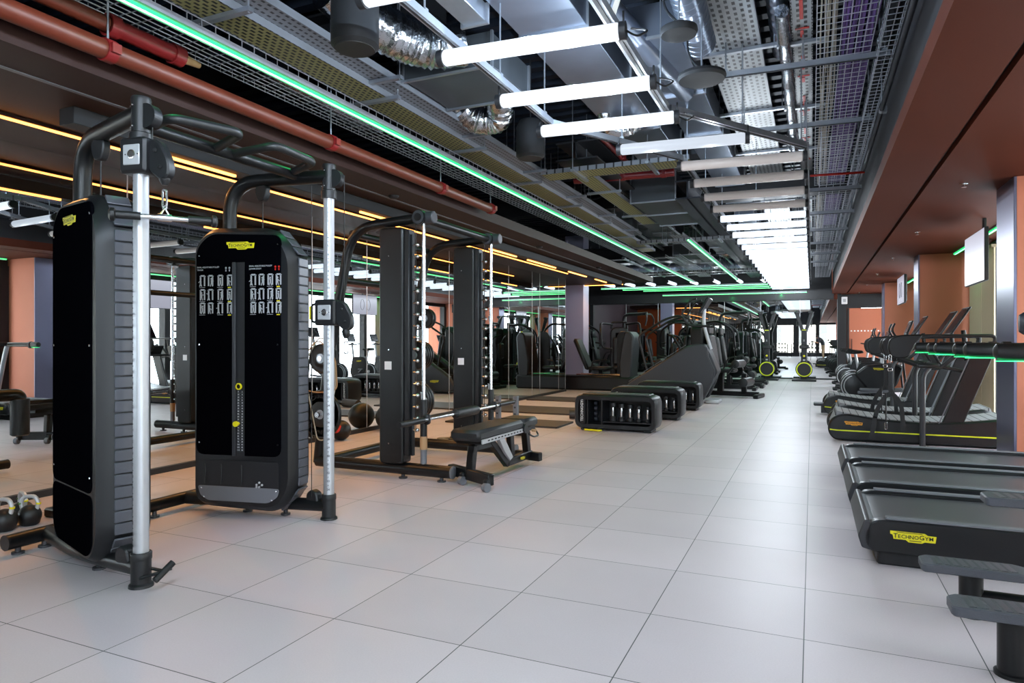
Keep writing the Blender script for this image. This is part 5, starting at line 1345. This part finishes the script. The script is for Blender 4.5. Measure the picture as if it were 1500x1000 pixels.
# ------------------------------------------------ cross trainers and bikes
def build_trainer():
    t = thing('cross_trainer', 'x', 'cross trainer', (0, 0, 0), 0, 'cross trainers and bikes beyond the slatted treadmills')
    g = MB(); g.bb(.05, .08, 0, 1.5, .16, .06, 0, .01); g.bb(.05, .48, 0, 1.5, .56, .06, 0, .01); g.bb(.05, .05, 0, .15, .6, .07, 0, .01); g.bb(1.4, .05, 0, 1.5, .6, .07, 0, .01); part('base_frame', g, M['frame'], t)
    g = MB(); g.lathe([(.0001, 0), (.24, 0), (.27, .02), (.27, .1), (.24, .12), (.0001, .12)], (.33, .38, .33), (0, -1, 0), 36); part('drum_cover', g, M['black'], t)
    g = MB()
    for r, a0, a1 in ((.245, 1.6, 4.6), (.20, 1.9, 4.0)):
        pts = [(.33 + r * math.cos(a0 + (a1 - a0) * i / 14), .255, .33 + r * math.sin(a0 + (a1 - a0) * i / 14)) for i in range(15)]; g.tube(pts, .011, 8)
    part('silver_arcs', g, M['silver'], t)
    g = MB(); g.prism(rpoly([(.30, .55), (.50, .72), (.95, .78), (1.12, .70), (1.0, .35), (.62, .10), (.5, .3)], .06), .22, .44, 0, .03); part('body_cover', g, M['dgrey'], t)
    g = MB(); logo(g, T_((.70, .215, .66)), .17); part('name_plate', g, [M['yellow'], M['dark']], t)
    g = MB(); g.tube(fillet([(1.0, .33, .5), (1.15, .33, 1.1), (1.22, .33, 1.3)], .2), .035, 12); part('mast', g, M['silver'], t)
    g = MB(); g.box((1.20, .33, 1.42), (.03, .42, .28), 0, .01, Matrix.Rotation(.35, 3, 'Y')); c = part('console', g, M['dgrey'], t)
    g = MB(); g.box((1.182, .33, 1.425), (.004, .37, .23), 0, 0, Matrix.Rotation(.35, 3, 'Y')); part('console_screen', g, M['screen'], c)
    for y in (.06, .60):
        g = MB(); g.tube(fillet([(1.15, y, .12), (1.08, y, .8), (1.0, y, 1.2), (.90, y, 1.38), (.95, y, 1.5)], .1), .018, 10); part('moving_arm', g, M['rubber'], t)
        g = MB(); g.bar((.35, y + (.06 if y < .3 else -.06), .22), (1.12, y + (.06 if y < .3 else -.06), .28), .05, .05, 0, .01); g.box((.55, y + (.06 if y < .3 else -.06), .28), (.34, .13, .05), 0, .015); part('pedal_arm', g, M['mgrey'], t)
    return t
def build_bike():
    t = thing('exercise_bike', 'x', 'exercise bike', (0, 0, 0), 0, 'cross trainers and bikes beyond the slatted treadmills')
    g = MB(); g.bb(.0, .02, 0, .1, .5, .06, 0, .015); g.bb(1.0, .02, 0, 1.1, .5, .06, 0, .015); g.bb(.05, .21, .02, 1.05, .31, .09, 0, .01); part('base_frame', g, M['frame'], t)
    g = MB(); g.lathe([(.0001, 0), (.20, 0), (.23, .02), (.23, .08), (.20, .1), (.0001, .1)], (.30, .31, .33), (0, -1, 0), 32); part('wheel_cover', g, M['black'], t)
    g = MB(); pts = [(.30 + .20 * math.cos(a), .205, .33 + .20 * math.sin(a)) for a in [1.2 + 3.6 * i / 14 for i in range(15)]]; g.tube(pts, .011, 8); g.lathe([(.04, 0), (.04, .02), (.0001, .02)], (.30, .21, .33), (0, -1, 0), 16); part('silver_arc', g, M['silver'], t)
    g = MB(); g.prism(rpoly([(.35, .5), (.45, .74), (.85, .74), (.95, .3), (.85, .1), (.55, .1)], .05), .19, .33, 0, .02); part('body_cover', g, M['dgrey'], t)
    g = MB(); logo(g, T_((.62, .185, .62)), .16); part('name_plate', g, [M['yellow'], M['dark']], t)
    g = MB(); g.tube([(.42, .26, .6), (.36, .26, .92)], .025, 10); part('seat_post', g, M['silver'], t)
    g = MB(); g.prism(rpoly([(.18, .92), (.20, 1.0), (.50, .97), (.52, .93), (.36, .91)], .02), .17, .35, 0, .03); part('saddle', g, M['pad'], t)
    g = MB(); g.tube([(.85, .26, .6), (.92, .26, 1.15)], .028, 10); part('mast', g, M['silver'], t)
    g = MB(); g.tube(fillet([(.72, .10, 1.12), (.92, .08, 1.08), (.92, .44, 1.08), (.72, .42, 1.12)], .06), .016, 10); part('handlebar', g, M['rubber'], t)
    g = MB(); g.box((.96, .26, 1.28), (.03, .34, .24), 0, .01, Matrix.Rotation(.35, 3, 'Y')); c = part('console', g, M['dgrey'], t)
    g = MB(); g.box((.942, .26, 1.285), (.004, .3, .2), 0, 0, Matrix.Rotation(.35, 3, 'Y')); part('console_screen', g, M['screen'], c)
    for s in (-1, 1):
        g = MB(); g.bar((.62, .26 + s * .1, .3), (.62 + s * .12, .26 + s * .12, .3 - s * .1), .02, .03); g.box((.62 + s * .12, .26 + s * .18, .3 - s * .1), (.1, .09, .025), 0, .006); part('pedal', g, M['mgrey'], t)
    return t
tr = build_trainer(); tr.location = (.42, 13.9, 0); tr['label'] = 'nearest cross trainer, yellow plate on dark body, just past the slatted treadmills'
bk = build_bike(); bk.location = (.45, 15.3, 0); bk['label'] = 'nearest exercise bike with a silver arc on its wheel cover'
dup(bk, (.52, 16.5, 0), 0, 'second exercise bike from the camera'); dup(bk, (.45, 17.7, 0), 0, 'third exercise bike from the camera')
dup(tr, (.50, 18.9, 0), 0, 'farther cross trainer, beyond the three exercise bikes'); dup(bk, (.5, 20.4, 0), 0, 'last exercise bike, closest to the far mirror')

# ------------------------------------------------ ski machines
def build_ski():
    t = thing('ski_machine', 'x', 'ski machine', (0, 0, 0), 0, 'upright ski machines before the far mirror')
    g = MB(); g.prism(rrect(-.33, -.42, .33, .42, .03), 0, .05, 0, .01, Rx(PI / 2) @ T_((0, 0, 0))); g.xf(T_((0, .1, 0)) @ Matrix.Diagonal((1, 1, 1, 1)))
    zs = min(v.z for v in g.v); g.xf(T_((0, 0, -zs))); part('base_plate', g, M['dgrey'], t)
    g = MB(); g.lathe([(.0001, 0), (.20, 0), (.235, .03), (.235, .15), (.2, .19), (.0001, .19)], (0, -.02, .34), (0, 1, 0), 40); part('flywheel_housing', g, M['black'], t)
    g = MB(); g.lathe([(.185, 0), (.185, -.012), (.215, -.012), (.215, .004)], (0, -.02, .34), (0, 1, 0), 44, 0, False); part('yellow_ring', g, M['yglow'], t)
    g = MB(); g.bb(-.09, .02, .04, .09, .16, .2, 0, .01); g.prism([(-.085, .5), (.085, .5), (.075, 1.55), (-.075, 1.55)], .0, .12, 0, .015); part('column', g, M['dgrey'], t)
    g = MB(); g.bb(-.13, -.05, .95, .13, .1, 1.06, 0, .02); cc = part('display', g, M['black'], t)
    g = MB(); g.lathe([(.0001, 0), (.03, 0), (.03, .004)], (0, -.002, .74), (0, -1, 0), 16, 0); g.bb(-.03, -.003, .60, .03, 0, .64, 1); v, f = glyphs('SKI', .05, .01); g.add(v, f, 1, T_((0, -.003, 1.2)) @ Ry(-PI / 2) @ Rx(PI / 2)); part('badge', g, [M['yellow'], M['wgrey']], t)
    for s in (-1, 1):
        g = MB(); g.prism([(s * .01, 1.5), (s * .085, 1.48), (s * .27, 2.05), (s * .16, 2.07)][::s], .0, .12, 0, .015); part('upper_arm', g, M['dgrey'], t)
        g = MB(); g.bb(s * .17 - .06, -.06, 2.0, s * .17 + .06, .1, 2.08, 0, .01); g.cyl((s * .2, -.07, 2.0), (s * .2, -.07, 1.78), .004, 6); g.cyl((s * .2, -.07, 1.78), (s * .2, -.07, 1.62), .015, 10); part('pull_handle', g, M['rubber'], t)
    g = MB(); g.bb(-.06, -.006, 1.5, .06, .0, 1.52); part('yellow_band', g, M['yglow'], t)
    return t
sk = build_ski(); sk.location = (-1.26, 21.75, 0); sk['label'] = 'left upright ski machine with a yellow ringed flywheel'
dup(sk, (-.22, 21.65, 0), 0, 'right upright ski machine with a yellow ringed flywheel')

# ------------------------------------------------ stair climber
t = thing('stair_climber', 'large dark grey stair climber with sloping side and long curved handrails', 'stair climber', (-2.4, 13.2, 0), world=True)
sp = rpoly([(-3.45, .10), (-3.30, .36), (-2.18, 1.08), (-1.98, 1.13), (-1.80, 1.08), (-1.78, .90), (-1.66, .62), (-1.70, .42), (-1.86, .06), (-3.3, .06)], .05)
for y0 in (12.95, 13.62):
    g = MB(); g.prism(sp, y0, y0 + .10, 0, .025); part('side_cover', g, M['grey'], t)
    g = MB(); g.bar((-3.30, y0 + .05, .385), (-2.2, y0 + .05, 1.10), .03, .008); part('rim_strip', g, M['mgrey'], t)
g = MB()
for i in range(6):
    x = -3.3 + i * .21; z = .28 + i * .135
    g.bb(x, 13.05, z - .04, x + .24, 13.62, z, 0, .006); g.bb(x + .2, 13.05, z, x + .215, 13.62, z + .135)
part('steps', g, M['dark'], t)
g = MB(); g.prism(rpoly([(-2.1, 1.0), (-1.85, 1.12), (-1.74, .9), (-1.62, .6), (-1.9, .1), (-2.1, .1)], .04), 13.05, 13.62, 0, .02); part('front_cover', g, M['grey'], t)
g = MB(); g.box((-1.72, 13.25, .035), (.26, .5, .07), 0, .02); part('front_foot', g, M['silver'], t)
for y in (13.02, 13.64):
    g = MB(); g.tube(fillet([(-2.95, y, .62), (-3.12, y, 1.28), (-2.6, y, 1.60), (-2.28, y, 1.68), (-2.14, y, 1.46), (-1.75, y, 1.46)], .12), .022, 12); part('handrail', g, M['rubber'], t)
    g = MB(); g.tube(fillet([(-2.28, y, 1.68), (-2.12, y, 1.95), (-2.0, y, 1.98)], .04), .018, 10); part('grip', g, M['rubber'], t)
g = MB(); g.tube(fillet([(-1.78, 13.33, 1.02), (-1.92, 13.33, 1.5), (-1.9, 13.33, 1.8)], .3), .035, 12); part('mast', g, M['silver'], t)
g = MB(); g.box((-1.88, 13.33, 1.86), (.05, .50, .34), 0, .012, Matrix.Rotation(.55, 3, 'Y')); c = part('console', g, M['dgrey'], t)
g = MB(); g.box((-1.905, 13.33, 1.872), (.006, .44, .28), 0, 0, Matrix.Rotation(.55, 3, 'Y')); part('console_screen', g, M['screen'], c)
g = MB(); logo(g, T_((-2.9, 12.948, .28)), .22); part('name_plate', g, [M['yellow'], M['dark']], t)

# ------------------------------------------------ strength machines
def roller(g, x, y0, y1, z, r, mi=0): g.lathe([(r * .6, 0), (r, .012), (r, y1 - y0 - .012), (r * .6, y1 - y0)], (x, y0, z), (0, 1, 0), 20, mi)
def strength(kind, loc, rz, label, name, cat='gym machine', padm='pad'):
    t = thing(name, label, cat, loc, rz)
    # tower at local x<0, seat at x>0
    g = MB(); g.bb(-.62, -.25, 0, -.30, .25, .07, 0, .01); g.bb(-.5, -.05, .02, .75, .05, .12, 0, .01); g.bb(.70, -.32, 0, .80, .32, .08, 0, .015); g.bb(-.62, -.30, 0, -.52, .30, .08, 0, .015); part('base_frame', g, M['frame'], t)
    if kind != 'press':
        g = MB(); g.prism(rpoly([(-.24, .06), (.24, .06), (.24, 1.45), (.14, 1.55), (-.14, 1.55), (-.24, 1.45)], .06), -.62, -.36, 0, .03, Rz(-PI / 2)); 
        part('weight_tower', g, M['dgrey'], t)
        g = MB(); g.bb(-.352, -.10, .3, -.345, .10, 1.4); part('tower_panel', g, M['gloss'], t)
    if kind == 'curl':
        g = MB(); g.box((.05, 0, .56), (.46, .42, .09), 0, .03); part('seat', g, M[padm], t)
        g = MB(); g.box((-.20, 0, .95), (.09, .42, .72), 0, .03, Matrix.Rotation(-.15, 3, 'Y')); part('backrest', g, M[padm], t)
        g = MB(); g.box((-.27, 0, 1.42), (.08, .36, .2), 0, .03); part('headrest', g, M[padm], t)
        g = MB(); roller(g, .34, -.30, .30, .70, .085); part('thigh_roller', g, M[padm], t)
        g = MB(); roller(g, .50, -.32, .32, .32, .095); part('ankle_roller', g, M[padm], t)
        g = MB(); g.lathe([(.0001, 0), (.15, 0), (.16, .01), (.16, .06), (.0001, .07)], (.18, .36, .55), (0, 1, 0), 28); g.tube(fillet([(.18, .38, .55), (.42, .38, .45), (.5, .34, .32)], .08), .03, 10); g.tube([(.34, -.3, .70), (.2, -.36, .5)], .02, 8); part('lever_arm', g, M['frame'], t)
        g = MB(); g.tube(fillet([(.1, -.28, .6), (.2, -.3, .82), (.36, -.3, .86)], .06), .016, 8); part('grip', g, M['rubber'], t)
        g = MB(); g.tube(fillet([(.1, .28, .6), (.2, .3, .82), (.36, .3, .86)], .06), .016, 8); part('grip', g, M['rubber'], t)
        g = MB(); g.bb(.40, -.05, .06, .50, .05, .5, 0, .01); part('front_post', g, M['frame'], t)
        g = MB(); g.bb(-.1, -.06, .1, .02, .06, .55, 0, .01); part('seat_post', g, M['frame'], t)
    elif kind == 'chest':
        g = MB(); g.box((.16, 0, .50), (.42, .38, .09), 0, .03); part('seat', g, M[padm], t)
        g = MB(); g.box((-.10, 0, .92), (.10, .36, .72), 0, .04, Matrix.Rotation(-.12, 3, 'Y')); part('backrest', g, M[padm], t)
        for s in (-1, 1):
            g = MB(); g.tube(fillet([(-.4, s * .18, 1.62), (-.05, s * .50, 1.66), (.30, s * .50, 1.45), (.34, s * .46, 1.0), (.34, s * .22, .98)], .14), .028, 12); part('press_arm', g, M['frame'], t)
            g = MB(); roller(g, .34, min(s * .2, s * .34), max(s * .2, s * .34), .98, .028); part('grip', g, M['rubber'], t)
            g = MB(); g.tube([(.34, s * .4, 1.12), (.2, s * .4, 1.14)], .022, 8); part('grip', g, M['rubber'], t)
        g = MB(); g.tube(fillet([(-.45, -.2, 1.5), (-.45, -.2, 1.68), (-.45, .2, 1.68), (-.45, .2, 1.5)], .06), .03, 10); g.bb(.1, -.05, .1, .2, .05, .48, 0, .01); g.bb(-.2, -.05, .1, -.12, .05, 1.1, 0, .01); part('main_frame', g, M['frame'], t)
    elif kind == 'row':
        g = MB(); g.box((.34, 0, .52), (.36, .34, .09), 0, .03); part('seat', g, M[padm], t)
        g = MB(); g.box((.02, 0, .92), (.10, .28, .42), 0, .04); part('chest_pad', g, M[padm], t)
        for s in (-1, 1):
            g = MB(); g.tube(fillet([(-.30, s * .25, .35), (-.20, s * .34, 1.0), (-.02, s * .34, 1.30), (.10, s * .20, 1.32)], .1), .026, 10); g.cyl((.02, s * .34, 1.05), (.02, s * .34, 1.2), .02, 10); part('row_arm', g, M['frame'], t)
        g = MB(); g.lathe([(.0001, 0), (.11, 0), (.12, .01), (.12, .05), (.0001, .06)], (-.1, .30, .45), (0, 1, 0), 24); part('cam_disc', g, M['grey'], t)
        g = MB(); g.bb(.29, -.05, .1, .39, .05, .5, 0, .01); g.bb(-.05, -.05, .1, .03, .05, .8, 0, .01); part('main_frame', g, M['frame'], t)
    elif kind == 'press':
        g = MB(); g.bb(-1.0, -.36, 0, .95, .36, .34, 0, .04); part('base_block', g, M['dgrey'], t)
        for s in (-.18, .18):
            g = MB(); g.tube([(-.5, s, .37), (.7, s, .37)], .018, 8); part('slide_rail', g, M['chrome'], t)
        g = MB(); g.box((.05, 0, .52), (.48, .46, .09), 0, .03); part('seat', g, M[padm], t)
        g = MB(); g.box((-.38, 0, .86), (.10, .46, .82), 0, .04, Matrix.Rotation(-.42, 3, 'Y')); part('backrest', g, M[padm], t)
        g = MB(); g.prism(rpoly([(.62, .30), (.88, .30), (.95, 1.30), (.84, 1.42), (.72, 1.36), (.60, .7)], .06), -.34, .34, 0, .03); part('foot_platform', g, M['grey'], t)
        g = MB(); g.prism(rpoly([(-.16, .1), (.16, .1), (.16, 1.3), (.08, 1.42), (-.08, 1.42), (-.16, 1.3)], .05), -.03, .03, 0, .01, T_((.5, .46, 0))); part('weight_tower', g, M['dgrey'], t)
        for s in (-1, 1):
            g = MB(); g.tube(fillet([(-.1, s * .28, .45), (-.05, s * .32, .70), (.12, s * .32, .72)], .05), .018, 8); part('grip', g, M['rubber'], t)
    elif kind == 'pull':
        g = MB(); g.box((.3, 0, .50), (.40, .36, .09), 0, .03); part('seat', g, M[padm], t)
        g = MB(); roller(g, .42, -.25, .25, .68, .06); part('thigh_roller', g, M[padm], t)
        g = MB(); g.tube(fillet([(-.45, 0, 1.4), (-.45, 0, 1.95), (.25, 0, 1.98)], .15), .045, 12); g.bb(.25, -.05, .1, .35, .05, .48, 0, .01); part('main_frame', g, M['frame'], t)
        for s in (-1, 1):
            g = MB(); g.tube(fillet([(.2, 0, 1.95), (.30, s * .28, 1.98), (.34, s * .48, 1.80), (.30, s * .50, 1.62)], .1), .022, 10); part('pull_arm', g, M['rubber'], t)
    return t
strength('press', (-4.75, 15.75, 0), 0, 'low wide leg press with a solid base block beside the lilac column', 'leg_press')
strength('chest', (-4.55, 17.0, 0), -PI / 2 + .3, 'chest press with bent arms behind the leg press', 'chest_press')
strength('row', (-3.0, 16.2, 0), PI, 'seated row machine right of the leg press', 'row_machine')
strength('chest', (-3.1, 17.6, 0), PI * .9, 'chest press seen from behind its dark padded backrest, left of the stair climber', 'chest_press')
strength('curl', (-2.75, 15.1, 0), PI, 'leg machine half hidden behind the stair climber rails', 'leg_curl_machine')
strength('curl', (-1.75, 14.9, 0), -.15, 'leg curl machine with black rollers facing the aisle, right of the stair climber', 'leg_curl_machine')
strength('chest', (-2.0, 17.05, 0), 0, 'shoulder press directly behind the leg curl machine', 'shoulder_press')
strength('curl', (-1.9, 18.1, 0), 0, 'second leg curl machine farther along the aisle', 'leg_curl_machine')
strength('pull', (-1.9, 19.6, 0), 0, 'pull down machine near the left ski machine', 'pull_down_machine')
strength('row', (-3.4, 19.2, 0), 0, 'row machine in the far left group before the mirror', 'row_machine')
strength('pull', (-4.6, 19.3, 0), 0, 'pull down machine in the far left group', 'pull_down_machine')
strength('chest', (-5.9, 18.2, 0), 0, 'chest press nearest the aubergine wall', 'chest_press')
strength('curl', (-6.0, 20.3, 0), 0, 'leg machine in the far left corner', 'leg_curl_machine')

# ------------------------------------------------ televisions
for k, (y0, y1, z0, z1) in enumerate([(8.95, 10.0, 1.85, 2.45), (16.1, 17.3, 1.98, 2.58)]):
    t = thing('television', ['television hung from the right soffit beside the nearest pier, pale screen', 'second television farther along the right soffit', 'television over the nearest grey treadmills, seen only in the mirror'][k], 'television', (1.76, (y0 + y1) / 2, z0), 0, 'televisions on the right', world=True)
    g = MB(); g.bb(1.75, y0, z0, 1.79, y1, z1, 0, .006); part('casing', g, M['dark'], t)
    g = MB(); g.bb(1.746, y0 + .012, z0 + .012, 1.7495, y1 - .012, z1 - .012); part('screen', g, M['tv'], t)
    if k == 1:
        g = MB()
        for q in (-.15, .15):
            pts = [(1.745, (y0 + y1) / 2 + q + .09 * math.cos(a_), (z0 + z1) / 2 + .16 * math.sin(a_)) for a_ in [2 * PI * i / 24 for i in range(24)]]; g.tube(pts, .006, 5, closed=True)
        part('screen_picture', g, M['mgrey'], t)
    g = MB(); g.tube([(1.85, (y0 + y1) / 2, 2.62), (1.85, (y0 + y1) / 2, 2.15)], .022, 10); g.bb(1.79, (y0 + y1) / 2 - .12, 2.05, 1.86, (y0 + y1) / 2 + .12, 2.25, 0, .01); part('bracket', g, M['dark'], t)

# ------------------------------------------------ rear of the room (seen in the far mirror)
def rack(loc, k):
    t = thing('dumbbell_rack', ['long dumbbell rack against the rear windows, left half', 'long dumbbell rack against the rear windows, right half'][k], 'rack', loc)
    g = MB()
    for s in (-1.15, 1.15): g.bb(s - .04, -.28, 0, s + .04, .28, .06); g.bar((s, .2, .03), (s, -.12, 1.0), .06, .06)
    part('frame', g, M['frame'], t)
    for i, (y, z) in enumerate(((.12, .32), (.0, .62), (-.1, .92))):
        g = MB(); g.box((0, y, z), (2.3, .20, .03)); part('shelf', g, M['dgrey'], t)
    for i, (y, z) in enumerate(((.12, .335), (.0, .635), (-.1, .935))):
        for j in range(10):
            x = loc[0] - 1.0 + j * .22
            d = thing('dumbbell', 'round black dumbbell on the %s shelf of the rear rack (%s half), %s along' % (['low', 'middle', 'top'][i], ['left', 'right'][k], ORD[j]), 'dumbbell', (x, loc[1] + y, loc[2] + z), 0, 'dumbbells on the rear racks')
            g = MB()
            for s in (-1, 1): g.lathe([(.05, 0), (.065, .01), (.065, .055), (.05, .065)], (0, s * .05 if s > 0 else -.115, .066), (0, 1, 0), 14)
            part('heads', g, M['rubber'], d)
            g = MB(); g.cyl((0, -.05, .066), (0, .05, .066), .016, 10); part('handle', g, M['chrome'], d)
rack((-2.9, -10.9, 0), 0); rack((-.3, -10.9, 0), 1)
# photographer and tripod, reflected in the far mirror
def person(loc, rz):
    t = thing('person', 'person in dark t-shirt and khaki trousers bending to a camera on a tripod', 'person', loc, rz)
    me = bpy.data.meshes.new('body')
    V = [(0, 0, .92), (.02, 0, 1.08), (.14, 0, 1.27), (.25, 0, 1.36), (.31, 0, 1.41), (.37, 0, 1.46), (.42, 0, 1.45),
         (.0, .10, .88), (-.01, .12, .48), (-.04, .12, .09), (.10, .13, .04), (.0, -.10, .88), (.04, -.12, .48), (.0, -.12, .09), (.14, -.13, .04),
         (.24, .17, 1.33), (.30, .20, 1.08), (.48, .12, 1.13), (.56, .09, 1.15), (.24, -.17, 1.33), (.30, -.20, 1.08), (.48, -.12, 1.13), (.56, -.09, 1.15)]
    E_ = [(0, 1), (1, 2), (2, 3), (3, 4), (4, 5), (5, 6), (0, 7), (7, 8), (8, 9), (9, 10), (0, 11), (11, 12), (12, 13), (13, 14), (3, 15), (15, 16), (16, 17), (17, 18), (3, 19), (19, 20), (20, 21), (21, 22)]
    rad = [.14, .13, .145, .12, .055, .085, .07, .095, .06, .042, .04, .095, .06, .042, .04, .058, .042, .03, .03, .058, .042, .03, .03]
    me.from_pydata(V, E_, []); o = bpy.data.objects.new('body', me); C.objects.link(o); o.parent = t
    sk_ = o.modifiers.new('skin', 'SKIN'); sb = o.modifiers.new('sub', 'SUBSURF'); sb.levels = 2; sb.render_levels = 2
    for i, s in enumerate(me.skin_vertices[0].data): s.radius = (rad[i], rad[i]); s.use_root = (i == 0)
    for f in sk_, : f.use_smooth_shade = True
    # colour by height: trousers, shirt, skin
    m = bpy.data.materials.new('clothed_figure'); m.use_nodes = True; nt = m.node_tree; bs = nt.nodes['Principled BSDF']; bs.inputs['Roughness'].default_value = .75
    tc = nt.nodes.new('ShaderNodeTexCoord'); sp_ = nt.nodes.new('ShaderNodeSeparateXYZ'); nt.links.new(tc.outputs['Object'], sp_.inputs[0])
    a = math_node(nt, 'GREATER_THAN', sp_.outputs['Z'], .95); c = math_node(nt, 'GREATER_THAN', sp_.outputs['X'], .33)
    m1 = nt.nodes.new('ShaderNodeMix'); m1.data_type = 'RGBA'; m1.inputs[6].default_value = L('#9a8468'); m1.inputs[7].default_value = L('#2c2f35'); nt.links.new(a, m1.inputs[0])
    m2 = nt.nodes.new('ShaderNodeMix'); m2.data_type = 'RGBA'; m2.inputs[7].default_value = L('#b98468'); nt.links.new(m1.outputs[2], m2.inputs[6]); nt.links.new(c, m2.inputs[0])
    nt.links.new(m2.outputs[2], bs.inputs['Base Color']); me.materials.append(m)
    g = MB(); g.ball((.355, 0, 1.485), .088, 18, 0, 1.0); g.xf(T_((0, 0, 0))); part('hair', g, M['hair'], t)
    for s in (-1, 1):
        g = MB(); g.prism(rrect(-.10, 0, .17, .08, .03), -.045, .045, 0, .01, T_((.0 if s > 0 else .04, s * .125, 0))); part('shoe', g, M['dark'], t)
        for i in range(4):
            g = MB(); g.tube(fillet([(.56, s * .09 - .03 + .02 * i, 1.15), (.60, s * .085 - .03 + .02 * i, 1.16), (.61, s * .08 - .03 + .02 * i, 1.13)], .01), .008, 6); part('finger', g, M['skin'], t)
person((.62, -.52, 0), PI - .25)
t = thing('tripod', 'camera tripod standing before the bending person, reflected in the far mirror', 'tripod', (0, -.14, 0))
for a in (PI / 2 + .3, PI / 2 + 2.4, PI / 2 - 1.8):
    g = MB(); g.tube([(.03 * math.cos(a), .03 * math.sin(a), 1.0), (.32 * math.cos(a), .32 * math.sin(a), .01)], [.016, .011], 8); part('leg', g, M['dark'], t)
g = MB(); g.cyl((0, 0, .85), (0, 0, 1.09), .014, 8); g.box((0, 0, 1.05), (.06, .06, .04), 0, .01); part('centre_column', g, M['dark'], t)
t = thing('photo_camera', 'black photo camera on the tripod, reflected in the far mirror', 'camera', (0, -.14, 1.092))
g = MB(); g.box((0, 0, .055), (.14, .06, .10), 0, .015); g.box((0, 0, .115), (.05, .05, .03), 0, .01); part('body', g, M['dark'], t)
g = MB(); g.cyl((0, .02, .06), (0, .085, .06), .034, 20); part('lens', g, M['dark'], t)
